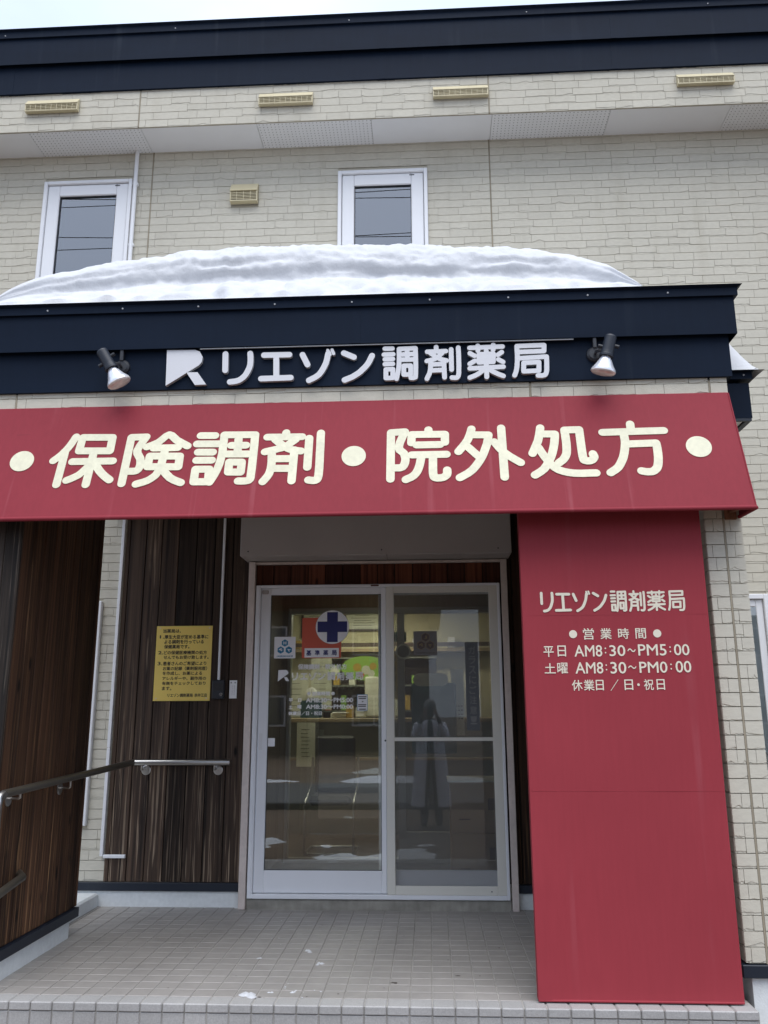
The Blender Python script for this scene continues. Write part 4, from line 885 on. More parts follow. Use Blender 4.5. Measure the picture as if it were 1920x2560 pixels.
for z, a, b in ((1.358, -.484, -.426), (1.346, -.480, -.43), (1.325, -.458, -.448), (1.304, -.484, -.428), (1.293, -.484, -.43), (1.274, -.478, -.43)): q.box((a, YG-.0013, z-.003), (b, YG-.0009, z+.003), 2)
tag(q.build('notice_sticker', ['white', 'cyan', 'ink']), 'small white notice sticker with rounded corners at the right of the left pane', 'sticker')
q = MB(); q.box((-1.110, YG-.0008, 1.028), (-1.058, YG, 1.083)); tag(q.build('blank_sticker', 'white'), 'small blank white square sticker beside the door handle', 'sticker')
M['rust'] = mat('rusty_bracket_steel', (.20, .085, .045), .8, var=.4, vscale=(40, 40, 40))
DNAME={'リ': (-0.95, 1.5257, -0.9062, 1.4719), 'エ': (-0.892, 1.5212, -0.8375, 1.4763), 'ゾ': (-0.8311, 1.5268, -0.7724, 1.4729), 'ン': (-0.7671, 1.5234, -0.7117, 1.4726), '調': (-0.7014, 1.5289, -0.6449, 1.4704), '剤': (-0.6364, 1.5285, -0.5813, 1.4701), '薬': (-0.5726, 1.5269, -0.5148, 1.472), '局': (-0.5059, 1.5277, -0.4495, 1.4716)}
PANEL={'リ': (0.5593, 1.8291, 0.6256, 1.7277), 'エ': (0.6289, 1.8231, 0.7116, 1.7305), 'ゾ': (0.7148, 1.8352, 0.8062, 1.7274), 'ン': (0.8122, 1.8262, 0.8866, 1.7287), '調': (0.8974, 1.8315, 0.9788, 1.7267), '剤': (0.9872, 1.8316, 1.0674, 1.7269), '薬': (1.0758, 1.8311, 1.1646, 1.7285), '局': (1.1738, 1.8299, 1.2578, 1.7275)}
def name_glyph(mb, c, box, pen, fn, d0, d1, mi=0):
    g = TOP[c]+(TOP['゛'] if c == 'ゾ' else [])
    ps = [p for s in g for p in s]; a0 = min(p[0] for p in ps); a1 = max(p[0] for p in ps); b0 = min(p[1] for p in ps); b1 = max(p[1] for p in ps)
    x0, z1, x1, z0 = box; r = pen/2
    T = lambda p: (x0+r+(p[0]-a0)/(a1-a0)*(x1-x0-pen), z0+r+(p[1]-b0)/(b1-b0)*(z1-z0-pen))
    strokes(mb, [[T(p) for p in s] for s in TOP[c]], pen, fn, d0, d1, mi)
    if c == 'ゾ': strokes(mb, [[T(p) for p in s] for s in TOP['゛']], pen*.62, fn, d0, d1+.0003, mi)
# white film lettering on the left pane
dl = thing('door_lettering', 'white shop name and opening hours lettering on the left door pane', 'lettering', (-.75, YG, 1.4))
fn = XZ(YG-.0003)
q = MB(); lx = lambda u, v: (-1.0453+(u-118)/(430-118)*.078, 1.4652+(458-v)/(458-172)*.079)
q.prism([lx(*p) for p in ((107, 458), (395, 270), (403, 230), (345, 172), (118, 175))], fn, 0, .0004); q.prism([lx(*p) for p in ((340, 453), (430, 448), (362, 350), (272, 352))], fn, 0, .0004); q.build('logo', 'white', dl)
q = MB()
for c, b in DNAME.items(): name_glyph(q, c, b, .0100 if c in 'リエゾン' else .0074, fn, 0, .0004)
q.build('name', 'white', dl)
for s, *b in [('保険調剤・院外処方', -0.9085, 1.584, -0.5636, 1.5447), ('営業時間', -0.8058, 1.3951, -0.6802, 1.3662), ('平', -0.9675, 1.35, -0.9384, 1.3234), ('日', -0.902, 1.3497, -0.8791, 1.3249), ('AM8:30～PM5:00', -0.8475, 1.3524, -0.5201, 1.3204), ('土', -0.9676, 1.303, -0.9386, 1.2777), ('曜', -0.9071, 1.3045, -0.8782, 1.2787), ('AM8:30～PM0:00', -0.8467, 1.3072, -0.5199, 1.2766), ('休業日／日・祝日', -0.9685, 1.2621, -0.7358, 1.2338)]:
    q = MB(); text_fit(q, s, *b, fn, .0003, 0, .034); q.build('text_line', 'white', dl)
for x in (-.8268, -.6592): q = MB(); disc(q, (x, 1.3812), .012, fn, 0, .0003, 0, 20); q.build('dot', 'white', dl)

# ------------------------------------------------------------------ shutter housing
sb = thing('shutter_housing', 'plain grey roller shutter housing above the door', 'shutter housing', (-.35, -.13, 2.31))
for a, b in ((-1.292, -.2715), (-.2695, .586)):
    q = MB(); q.box((a, -.262, 2.312), (b, -.016, 2.69), 0, .004); q.build('housing_panel', 'box', sb)
q = MB(); q.box((-.278, -.264, 2.318), (-.264, -.2625, 2.69)); q.build('seam_cover', 'box', sb)
for x in (-1.235, -.305, .495):
    q = MB(); disc(q, (x, 2.345), .005, XZ(-.262), 0, .003, 0, 12); q.build('screw', 'black', sb)

# ------------------------------------------------------------------ awning
aw = thing('awning', 'faded red vinyl shop awning with large cream characters', 'awning', (-.36, -1.85, 2.5))
ZT, YT, ZB, YB_ = 2.862, -1.765, 2.202, -1.970
AU = Vector((0, YT-YB_, ZT-ZB)); AL = AU.length; AU.normalize(); AN = Vector((0, -AU.z, AU.y))
AO = Vector((0, YB_, ZB))
def awp(u, v, d): return AO+Vector((u, 0, 0))+AU*v+AN*d
x0, x1 = -2.335, 1.582
q = MB(); nx, nz_ = 130, 24; vs = []
for i in range(nx+1):
    for j in range(nz_+1):
        u = x0+(x1-x0)*i/nx; v = AL*j/nz_
        sag = -.0008*math.sin(math.pi*j/nz_)*(1+.4*math.sin(u*2.1)) + .0005*mnoise.noise(Vector((u*2.5, v*4, 0)))
        vs.append(awp(u, v, sag-.001))
q.add(vs, [(i*(nz_+1)+j, (i+1)*(nz_+1)+j, (i+1)*(nz_+1)+j+1, i*(nz_+1)+j+1) for i in range(nx) for j in range(nz_)], 0, True)
q.build('front_sheet', 'vinyl', aw)
for x in (x0, x1):
    s = .003 if x == x1 else -.003
    q = MB(); a = (YT, ZT-.001); b = (YB_, ZB); c = (YP-.004, ZB+.004); d = (YP-.004, ZT+.004)
    q.add([(x, *b), (x, *c), (x, *d), (x, *a), (x-s, *b), (x-s, *c), (x-s, *d), (x-s, *a)], [(0, 1, 2, 3), (7, 6, 5, 4), (0, 4, 5, 1), (1, 5, 6, 2)]); q.build('side_sheet', 'vinyl', aw)
q = MB(); q.tube([(x0, YB_+.004, ZB-.002), (x1, YB_+.004, ZB-.002)], .0115, 10); q.build('bottom_hem', 'vinyl', aw)
q = MB(); q.tube([(x1-.002, YB_, ZB-.004), (x1-.004, YP-.01, ZB+.002)], .010, 8); q.tube([(x1-.001, YB_+.002, ZB), (x1-.001, YT, ZT-.004)], .004, 8); q.build('side_hem', 'vinyl', aw)
q = MB(); q.box((x0, YP-.02, ZT-.012), (x1, YP-.003, ZT+.004), 0, .003); q.build('top_rail', 'vinyl', aw)
for x in (1.535,):
    q = MB(); q.tube([(x, YP-.004, ZB+.03), (x, YB_+.03, ZB+.01)], .010, 8); q.box((x-.03, YP-.013, ZB-.012), (x+.03, YP-.003, ZB+.045), 0, .003); q.build('bracket', 'rust', aw)
q = MB()
for x in (-1.62, -.93, -.355, .41, 1.05, -.02):   # welded seams of the sheet
    q.box((x-.004, 0, 0), (x+.004, .001, .001))
q = MB(); fa = lambda u, v, d: awp(u, v, d+.0022+.0)
sheet = MB()
for s_ in AWN:
    q = MB(); strokes(q, [[(p[0]/1000, p[1]/1000) for p in st] for st in AWN[s_]], .0425, lambda u, v, d: awp(u, v-(.0), d), -.004, .0012)
    o = q.build('character', 'cream_letter', aw)
for (cx, cz), r in (((-2.0874, .3467), .063), ((-.3561, .3378), .062), ((1.3728, .3542), .063)):
    q = MB(); disc(q, (cx, cz), r, awp, -.004, .0012, 0, 36); q.build('dot', 'cream_letter', aw)

# ------------------------------------------------------------------ raised sign letters on the canopy
sg = thing('sign_lettering', 'raised white shop name letters with a logo on the navy canopy edge', 'sign', (-.4, -1.77, 3.05))
fn = XZ(YP-.025)
for k, c in enumerate(TOP):
    if c == '゛': continue
    q = MB(); w = .0315 if c in 'リエゾン' else .0255
    strokes(q, [[(p[0]/1000, p[1]/1000) for p in st] for st in TOP[c]], w, fn, -.002, .022, 0, 1)
    if c == 'ゾ': strokes(q, [[(p[0]/1000, p[1]/1000) for p in st] for st in TOP['゛']], .0175, fn, -.002, .0222, 0, 1)
    q.build('letter', ['letter_face', 'letter_side'], sg)
q = MB()
for poly in LOGO: q.prism([(a/1000, b/1000) for a, b in poly][::-1], fn, -.002, .022, 0, 1)
q.build('logo', ['letter_face', 'letter_side'], sg)
q = MB(); q.box((-1.20, YP-.054, 3.168), (.80, YP-.048, 3.1735)); q.build('wiring_channel', 'letter_side', sg)

# ------------------------------------------------------------------ red hours panel
pn = thing('hours_panel', 'tall red vinyl sign panel with the shop name and opening hours', 'sign', (.92, -1.8, 0))
q = MB(); q.box((.476, -1.792, .016), (1.362, -1.748, 2.40), 0, .004); q.build('panel_frame', 'black', pn)
q = MB(); nx, nz_ = 24, 60; vs = []; rp = random.Random(2)
for i in range(nx+1):
    for j in range(nz_+1):
        u = .470+.8945*i/nx; v = .010+2.38*j/nz_
        e = .0
        e += -.004*math.exp(-((v-.47)/.012)**2)*max(0, 1-(u-.47)/.25)*1.5 + .003*math.exp(-((v-.49)/.02)**2)*max(0, 1-(u-.47)/.22)
        e += .006*math.exp(-((v-.05)/.06)**2)*math.exp(-((u-.47)/.07)**2)+.0012*mnoise.noise(Vector((u*4, v*3, 1)))
        vs.append((u, -1.7995-e, v))
q.add(vs, [(i*(nz_+1)+j, (i+1)*(nz_+1)+j, (i+1)*(nz_+1)+j+1, i*(nz_+1)+j+1) for i in range(nx) for j in range(nz_)], 0, True)
n0 = (nz_+1)
edge = [0*n0+j for j in range(n0)]
for col, sgn in ((0, 1), (nx, -1)):
    L0 = [vs[col*n0+j] for j in range(n0)]; B0 = [(x, -1.745, z) for x, y, z in L0]
    q.add(L0+B0, [((j, j+1, j+1+n0, j+n0) if sgn > 0 else (j, j+n0, j+1+n0, j+1)) for j in range(n0-1)])
q.build('face_sheet', 'panel_vinyl', pn)
q = MB(); q.tube([(.470, -1.797, .012), (1.364, -1.797, .012)], .006, 8); q.build('bottom_hem', 'panel_vinyl', pn)
q = MB(); [q.box((.472, -1.7999, z-.0005), (1.362, -1.7990, z+.0005)) for z in (1.713, .895)]; q.build('weld_seam', 'panel_vinyl', pn)
fn = XZ(-1.8012)
q = MB()
for c, b in PANEL.items(): name_glyph(q, c, b, .0132 if c in 'リエゾン' else .0102, fn, 0, .0008)
q.build('name', 'panel_letter', pn)
for s, *b in [('営', 0.7581, 1.6491, 0.8108, 1.5939), ('業', 0.8406, 1.6483, 0.8946, 1.5952), ('時', 0.926, 1.6476, 0.9782, 1.5961), ('間', 1.0087, 1.6468, 1.0591, 1.5964), ('平', 0.5638, 1.5638, 0.6132, 1.5127), ('日', 0.6312, 1.5668, 0.6717, 1.5138), ('AM8', 0.7117, 1.5677, 0.8447, 1.5125), ('30', 0.879, 1.5664, 0.9548, 1.5137), ('〜', 0.9649, 1.5505, 1.004, 1.5325), ('PM5', 1.0157, 1.5694, 1.1499, 1.5153), ('00', 1.1854, 1.569, 1.2585, 1.5155), ('土', 0.565, 1.4827, 0.6179, 1.4345), ('曜', 0.626, 1.4848, 0.6764, 1.4332), ('AM8', 0.7122, 1.4867, 0.8446, 1.4321), ('30', 0.8784, 1.4866, 0.954, 1.4314), ('〜', 0.9627, 1.4694, 1.0022, 1.4531), ('PM0', 1.0157, 1.4871, 1.1478, 1.4337), ('00', 1.1863, 1.4894, 1.2604, 1.4345), ('休', 0.6909, 1.4031, 0.7418, 1.3525), ('業', 0.7473, 1.4037, 0.7975, 1.3527), ('日', 0.8046, 1.4024, 0.8416, 1.3535), ('／', 0.873, 1.4045, 0.9124, 1.3507), ('日', 0.9396, 1.4036, 0.9801, 1.3543), ('祝', 1.0312, 1.4046, 1.0767, 1.3538), ('日', 1.0911, 1.4042, 1.1294, 1.3545)]: q = MB(); text_fit(q, s, *b, fn, .0008, 0, .008); q.build('character', 'panel_letter', pn)
q = MB()
for x, z in ((.8605, 1.5515), (.8605, 1.531), (1.168, 1.555), (1.168, 1.534), (.8598, 1.4715), (.8598, 1.4505), (1.166, 1.4735), (1.166, 1.4525)): disc(q, (x, z), .0036, fn, 0, .0008, 0, 12)
disc(q, (1.0056, 1.379), .006, fn, 0, .0008, 0, 16); q.build('punctuation', 'panel_letter', pn)
for x in (.7101, 1.1125): q = MB(); disc(q, (x, 1.621), .0193, fn, 0, .0008, 0, 30); q.build('dot', 'panel_letter', pn)

# ------------------------------------------------------------------ spotlights on the canopy
def spotlight(lab, base, top, neck, rim, rr_):
    t = thing('spotlight', lab, 'spotlight', base, group='spotlights over the sign letters')
    base, top, neck, rim = map(Vector, (base, top, neck, rim))
    q = MB(); q.lathe([(.001, .022), (.030, .022), (.041, .012), (.044, 0)], base, (0, -1, 0), 28); q.build('wall_plate', 'black', t)
    q = MB(); q.tube([base+Vector((0, -.02, 0)), base+Vector((0, -.045, 0)), top.lerp(neck, .62)], .008, 8); q.build('arm', 'steel', t)
    q = MB(); q.box(base+Vector((-.010, -.03, .03)), base+Vector((.010, -.002, .10)), 0, .003); q.build('cable_gland', 'black', t)
    ax = (neck-top).normalized(); n = (neck-top).length
    q = MB(); q.lathe([(.001, -.004), (.028, -.002), (.031, .006), (.032, n*.8), (.034, n)], top, ax, 26); q.build('lamp_holder', 'navy_under', t)
    sv = ax.cross(Vector((0, 1, 0))).normalized()
    for k, (h, sgn) in enumerate(((.45, 1), (.62, -1))):
        q = MB(); p = top.lerp(neck, h); q.lathe([(.001, .052), (.010, .052), (.010, .028)], p, sv*sgn, 12); q.build('knob', 'black', t)
    q = MB(); q.lathe([(.034, 0), (.036, .004), (.036, .014), (.030, .016)], neck-ax*.004, ax, 26); q.build('collar', 'navy_under', t)
    ax2 = (rim-neck).normalized(); h = (rim-neck).length
    q = MB(); q.lathe([(.024, .008), (.027, h*.22), (.030, h*.25), (rr_*.72, h*.62), (rr_*.97, h*.90), (rr_, h)], neck, ax2, 32); q.build('bulb', 'bulb', t)
    q = MB(); q.lathe([(rr_, 0), (rr_*1.01, .004), (rr_*.93, .010), (rr_*.6, .015), (.001, .017)], rim, ax2, 32); q.build('lens', 'lens', t)
def ray_y(u, v, y):
    d = AX[2]*F_PX+AX[0]*(u-960)-AX[1]*(v-1280); return CAM+d*((y-CAM.y)/d.y)
spotlight('silver reflector spotlight left of the raised logo, tilted to the right', (-1.63, -1.765, 3.085), (-1.706, -1.875, 3.134), (-1.650, -1.872, 3.040), (-1.607, -1.858, 2.962), .0635)
spotlight('silver reflector spotlight right of the raised letters, tilted to the left', (.91, -1.765, 3.089), (.976, -1.875, 3.142), (.948, -1.872, 3.040), (.929, -1.858, 2.958), .0635)

# ------------------------------------------------------------------ vents, pipe
def eave_vent(x, z0, z1, lab):
    t = thing('eave_vent', lab, 'vent', (x, OVY, z0), group='yellowed eave vents'); w = .425; zm = z0+(z1-z0)*.54; y0 = OVY-.011
    q = MB(); q.add([(x, y0, z1), (x+w, y0, z1), (x+w, y0-.04, zm), (x, y0-.04, zm), (x, y0, zm), (x+w, y0, zm)], [(0, 3, 2, 1), (0, 4, 3), (1, 2, 5), (3, 4, 5, 2)]); q.box((x, y0-.04, zm-.006), (x+w, y0, zm)); q.build('hood', 'vent', t)
    boxobj('vent_back', (x+.004, y0-.006, z0+.004), (x+w-.004, y0+.003, zm-.006), 'vent_dark', t)
    q = MB(); frame4(q, x, x+w, z0, zm-.0065, y0-.036, y0, .007, .007, .002, .006, 0)
    q.build('grille_frame', 'vent', t)
    n = 4
    for k in range(n):
        z = z0+.007+(zm-z0-.014)*(k+.5)/n
        q = MB(); q.add([(x+.007, y0-.034, z-.002), (x+w-.007, y0-.034, z-.002), (x+w-.007, y0-.020, z+.0005), (x+.007, y0-.020, z+.0005)], [(0, 1, 2, 3)]); q.box((x+.007, y0-.035, z-.003), (x+w-.007, y0-.033, z+.0012)); q.build('slat', 'vent', t)
    for k in range(1, 10):
        xx = x+w*k/10; q = MB(); q.box((xx-.0015, y0-.0365, z0+.006), (xx+.0015, y0-.033, zm-.008)); q.build('divider', 'vent', t)
eave_vent(-3.127, 5.905, 6.030, 'yellowed louvred vent in the siding band, leftmost of the four')
eave_vent(-1.253, 5.884, 6.003, 'yellowed louvred vent in the siding band, above the square wall vent')
eave_vent(.112, 5.887, 6.001, 'yellowed louvred vent touching the vertical siding joint')
eave_vent(1.980, 5.909, 6.020, 'yellowed louvred vent in the siding band, rightmost of the four')
t = thing('wall_vent', 'yellowed square hooded vent on the wall between the two upstairs windows', 'vent', (-1.416, 0, 5.25))
x, w, z0, z1 = -1.527, .221, 5.244, 5.418; zm = z0+.088; y0 = -.011
q = MB(); q.add([(x, y0-.012, z1), (x+w, y0-.012, z1), (x+w, y0-.058, zm), (x, y0-.058, zm), (x, y0, z1), (x+w, y0, z1), (x, y0, zm), (x+w, y0, zm)], [(0, 3, 2, 1), (0, 4, 6, 3), (1, 2, 7, 5), (3, 6, 7, 2), (4, 0, 1, 5)]); q.build('hood', 'vent', t)
boxobj('vent_back', (x+.004, y0-.01, z0), (x+w-.004, y0+.004, zm-.002), 'vent_dark', t)
q = MB(); frame4(q, x, x+w, z0-.002, zm-.001, y0-.05, y0, .008, .008, .001, .008, 0); q.build('grille_frame', 'vent', t)
for k in range(6):
    z = z0+.008+k*.0135; q = MB(); q.add([(x+.008, y0-.048, z-.004), (x+w-.008, y0-.048, z-.004), (x+w-.008, y0-.03, z+.001), (x+.008, y0-.03, z+.001)], [(0, 1, 2, 3)]); q.box((x+.008, y0-.049, z-.005), (x+w-.008, y0-.046, z)); q.build('slat', 'vent', t)
for k in (1, 2, 3): q = MB(); q.box((x+w*k/4-.002, y0-.051, z0+.004), (x+w*k/4+.002, y0-.047, zm-.003)); q.build('divider', 'vent', t)
q = MB(); q.tube([(-2.318, -.035, SOF-.002), (-2.318, -.035, 3.5)], .0165, 12); p = q.build('drain_pipe', 'pvc'); tag(p, 'thin white pipe running down the wall right of the left upstairs window', 'pipe')
for z in (5.45, 4.9): q = MB(); q.box((-2.340, -.04, z-.012), (-2.296, -.008, z+.012), 0, .004); q.build('pipe_clip', 'pvc', p)

# ------------------------------------------------------------------ things on the board wall
ns = thing('notice_plate', 'gold-yellow notice plate with numbered lines of dark text on the board wall', 'notice', (-1.727, -.016, 1.6))
boxobj('plate', (-1.9275, -.021, 1.3355), (-1.5245, -.0158, 1.8575), 'yellow', ns, .0012)
fn = XZ(-.0214)
for s, *b in [('当薬局は、', -1.8805, 1.8365, -1.7515, 1.8087), ('1.', -1.9031, 1.7929, -1.8704, 1.7697), ('厚生大臣が定める基準に', -1.8685, 1.7946, -1.5524, 1.7654), ('よる調剤を行っている', -1.8686, 1.7607, -1.584, 1.7311), ('保健薬局です。', -1.8678, 1.7253, -1.6853, 1.6974), ('2.', -1.9078, 1.6817, -1.8723, 1.6583), ('どの保健医療機関の処方', -1.8675, 1.6834, -1.5582, 1.656), ('せんでもお受け致します。', -1.8676, 1.6502, -1.5443, 1.6233), ('3.', -1.9087, 1.6061, -1.8732, 1.5817), ('患者さんのご希望により', -1.8693, 1.6078, -1.5588, 1.5796), ('お薬の記録（薬剤服用歴）', -1.8681, 1.5724, -1.5519, 1.5451), ('を作成し、お薬による', -1.8682, 1.5383, -1.5862, 1.5125), ('アレルギーや、副作用の', -1.8682, 1.5034, -1.5558, 1.4776), ('有無をチェックしており', -1.8687, 1.4691, -1.5583, 1.4439), ('ます。', -1.8675, 1.4344, -1.7989, 1.4083), ('リエゾン調剤薬局', -1.8256, 1.3866, -1.6452, 1.3615), ('奈井江店', -1.6333, 1.3866, -1.5443, 1.3615)]: q = MB(); text_fit(q, s, *b, fn, .0003, 0, .022); q.build('text_line', 'ink', ns)
for x, z in ((-1.902, 1.842), (-1.546, 1.842), (-1.905, 1.353), (-1.549, 1.353)):
    q = MB(); disc(q, (x, z), .0045, fn, 0, .002, 0, 12); q.build('screw', 'post', ns)
ic = thing('door_intercom', 'dark grey intercom box with a round metal button beside the notice plate', 'intercom', (-1.463, -.016, 1.41))
boxobj('case', (-1.508, -.040, 1.346), (-1.420, -.0158, 1.477), 'black', ic, .006)
for k in range(9): q = MB(); q.box((-1.494+.0075*k, -.0412, 1.402), (-1.4905+.0075*k, -.0402, 1.456)); q.build('speaker_slot', 'ink', ic)
q = MB(); q.lathe([(.011, 0), (.011, .004), (.009, .006), (.001, .006)], (-1.4415, -.040, 1.379), (0, -1, 0), 18); q.build('button', 'chrome', ic)
q = MB(); q.box((-1.474, -.030, 1.4775), (-1.4565, -.016, 2.70), 0, .003); tag(q.build('cable_cover', 'pvc'), 'narrow white cable cover running up the boards from the intercom', 'cable cover')
st = boxobj('small_label', (-1.389, -.0165, 1.351), (-1.336, -.0157, 1.475), 'white', None); tag(st, 'narrow white paper label on the boards right of the intercom', 'label')
q = MB()
for k, c in enumerate(('ご用の方は', 'ボタンを押して')): text_fit(q, c[0], -1.3, 0, -1.29, -.01, XZ(0), 0) if False else None
for k, c in enumerate('用件のある方は'): text_fit(q, c, -1.3575, 1.438-.0095*k, -1.3505, 1.431-.0095*k, XZ(-.0166), .0002, 0, .01)
for k, c in enumerate('押してください'): text_fit(q, c, -1.3715, 1.438-.0095*k, -1.3645, 1.431-.0095*k, XZ(-.0166), .0002, 0, .01)
disc(q, (-1.349, 1.459), .006, XZ(-.0166), 0, .0002, 0, 14); disc(q, (-1.377, 1.459), .006, XZ(-.0166), 0, .0002, 0, 14)
q.build('text', 'letter_side', st)
tr = thing('corner_trunking', 'white trunking strip up the left edge of the board wall with a short foot piece', 'trunking', (-2.21, -.02, .31))
q = MB(); q.box((-2.226, -.036, .318), (-2.204, -.012, 1.02), 0, .002); q.box((-2.226, -.0362, 1.022), (-2.204, -.012, 2.70), 0, .002); q.build('upright', 'pvc', tr); boxobj('foot_piece', (-2.203, -.036, .306), (-2.051, -.0155, .328), 'pvc', tr, .003)
# handrail
hr = thing('handrail', 'bent tubular handrail running along the left wall and the board wall', 'handrail', (-2.02, -.9, .9))
q = MB(); q.tube([(-1.350, -.080, .926), (-2.012, -.080, .926)], .0195, 16); q.build('rail', 'steel', hr)
q = MB(); q.tube([(-2.012, -.080, .926), (-2.022, -.095, .926), (-2.019, -1.86, .884)], .0195, 16); q.build('rail', 'rail_wood', hr)
q = MB(); q.tube([(-2.019, -1.86, .884), (-2.019, -1.90, .868), (-2.019, -1.905, .84), (-2.019, -1.905, .46)], .0195, 16); q.build('rail', 'steel', hr)
q = MB(); q.tube([(-2.019, -1.90, .42), (-2.032, -1.56, .463), (-2.078, -1.50, .47)], .0195, 16); q.build('rail', 'rail_wood', hr)
for x in (-1.947, -1.445):
    q = MB(); q.lathe([(.032, 0), (.032, .004), (.028, .006), (.001, .006)], (x, -.0145, .872), (0, -1, 0), 24); q.tube([(x-.010, -.018, .880), (x-.010, -.080, .880), (x-.010, -.080, .910)], .006, 8); q.build('rail_bracket', 'steel', hr)
for y in (-1.095, -1.687):
    q = MB(); q.lathe([(.034, 0), (.034, .004), (.029, .006), (.001, .006)], (-2.0795, y, .845), (1, 0, 0), 24); q.tube([(-2.075, y, .848), (-2.026, y, .848), (-2.019, y, .853), (-2.019, y, .89)], .006, 8); q.build('rail_bracket', 'steel', hr)

# ------------------------------------------------------------------ snow on the canopy and the little side roof
def crest(u):
    return snow_line(u)
def px_y(u, v, y): return ray_y(u, v, y)
CR = []
for (u, v), yc in zip(SNOW_PX[:-1], (-1.76, -1.72, -1.62, -1.45, -1.30, -1.25, -1.2, -1.2, -1.2, -1.2, -1.2, -1.2, -1.25, -1.38, -1.70)):
    p = ray_y(u, v, yc); CR.append((p.x, p.z-3.44, yc))
CR = [(-2.39, .0, -1.80)]+[c for c in CR if c[0] > -2.39]
CR.sort()
def crest_at(x):
    if x <= CR[0][0]: return CR[0][1:]
    for a, b in zip(CR[:-1], CR[1:]):
        if a[0] <= x <= b[0]:
            t = (x-a[0])/max(1e-6, b[0]-a[0]); return (a[1]+(b[1]-a[1])*t, a[2]+(b[2]-a[2])*t)
    return None
PROF = [(0, -.002), (.10, .07), (.22, .17), (.34, .27), (.46, .36), (.56, .43), (.62, .49), (.64, .56), (.62, .64), (.63, .72), (.67, .79), (.72, .86), (.80, .93), (.90, .98), (1.0, 1.0)]
def prof_at(s):
    k = s*(len(PROF)-1); i = min(int(k), len(PROF)-2); f = k-i
    return PROF[i][0]*(1-f)+PROF[i+1][0]*f, PROF[i][1]*(1-f)+PROF[i+1][1]*f
q = MB(); nx = 260; ns_ = 46; nb = 14; vs = []
xa, xb_ = -2.39, CR[-1][0]+.03
for i in range(nx+1):
    x = xa+(xb_-xa)*i/nx; c = crest_at(min(x, CR[-1][0])); h, yc = c
    if x > CR[-1][0]: h *= max(0, 1-(x-CR[-1][0])/.03)
    h = max(h, 0.004)
    sm_ = 1.0
    for j in range(ns_+nb+1):
        if j <= ns_:
            a, b = prof_at(j/ns_)
            y = -1.832+(yc+1.832)*a; z = 3.443+h*b
            low = max(0, 1-b/.45); mid = math.exp(-((b-.6)/.2)**2)
            n1 = mnoise.noise(Vector((x*8, b*7, 1.3))); n2 = mnoise.noise(Vector((x*14, b*11, 4.7))); n3 = mnoise.noise(Vector((x*4.2, b*14, 7)))
            dsp = h*((.085*n1+.040*n2)*(low**.5 if b > .02 else 0)+mid*.034*n3+.024*n1+.016*mnoise.noise(Vector((x*26, b*16, 3)))*(1 if b > .3 else 0))
            lam = h*.013*math.sin(b*34+2.0*mnoise.noise(Vector((x*1.1, 2, 2))))*mid
            y += -(dsp+lam)*.9; z += dsp*.5*(1 if b > .03 else 0)
        else:
            t = (j-ns_)/nb; y = yc+(-.03-yc)*t; z = 3.443+h*(1-.12*t)+.02*mnoise.noise(Vector((x*3, y*3, 9)))*t
        vs.append((x, y, z))
m_ = ns_+nb+1
q.add(vs, [(i*m_+j, (i+1)*m_+j, (i+1)*m_+j+1, i*m_+j+1) for i in range(nx) for j in range(ns_+nb)], 0, True)
q.add([vs[j] for j in range(m_)]+[(xa, vs[j][1], 3.442) for j in range(m_)], [(j, j+1, j+1+m_, j+m_) for j in range(m_-1)])
tag(q.build('roof_snow', 'snow'), 'thick layered snow drift lying along the top of the navy canopy', 'snow')
sr = thing('side_roof', 'small lower navy eave beside the right end of the canopy', 'roof', (1.7, -.7, 2.9))
stepped('side_fascia', 1.592, 1.758, -1.39, (2.95, 3.0, 2.831, 3.005, 3.055, 3.108), sr, (), side_to=-.002)
boxobj('soffit_board', (1.592, -1.43, 2.826), (1.78, -.002, 2.8305), 'soffit', sr); q = MB(); q.box((1.785, -1.448, 2.815), (1.814, -.002, 2.8305)); q.box((1.592, -1.4485, 2.8155), (1.785, -1.43, 2.8305)); q.build('edge_trim', 'navy_under', sr)
def side_h(x, y):
    t = (x-1.60)/.30; e = max(0, 1-max(0, t)**1.5)
    return -.01+.48*e*(1-max(0, (-y-1.25)/.25)**2 if y < -1.25 else 1)*(1+.05*mnoise.noise(Vector((x*9, y*4, 0))))
o = mound('side_roof_snow', 1.595, 1.895, -1.50, -.03, 3.106, side_h, 16, 40, None); tag(o, 'small snow heap on the lower side roof at the right end of the canopy', 'snow')

# ------------------------------------------------------------------ across the street: only seen mirrored in the glass
def house(x, y, w, d, h, m1, m2, lab, seed):
    t = thing('house', lab, 'house', (x, y, GZ)); M.setdefault(m1[0], mat(*m1)); M.setdefault(m2[0], mat(*m2))
    boxobj('wall', (x-w/2, y-d, GZ), (x+w/2, y, GZ+h), m1[0], t)
    q = MB(); e = .5; q.add([(x-w/2-e, y+e, GZ+h), (x+w/2+e, y+e, GZ+h), (x+w/2+e, y-d-e, GZ+h), (x-w/2-e, y-d-e, GZ+h), (x-w/2-e, y-d/2, GZ+h+1.6), (x+w/2+e, y-d/2, GZ+h+1.6)], [(0, 1, 5, 4), (2, 3, 4, 5), (0, 4, 3), (1, 2, 5), (3, 2, 1, 0)]); q.build('roof', m2[0], t)
    for k in range(3):
        cx = x-w/2+w*(k+.5)/3
        for zz in (1.0, 3.5):
            if zz+1.2 < h:
                f = MB(); frame4(f, cx-.8, cx+.8, GZ+zz, GZ+zz+1.1, y-.02, y+.05, .07, .07, .07, .07); f.box((cx-.03, y, GZ+zz), (cx+.03, y+.05, GZ+zz+1.1)); f = f.build('window', 'box', t); boxobj('pane', (cx-.73, y+.005, GZ+zz+.07), (cx+.73, y+.02, GZ+zz+1.03), 'wpane', f)
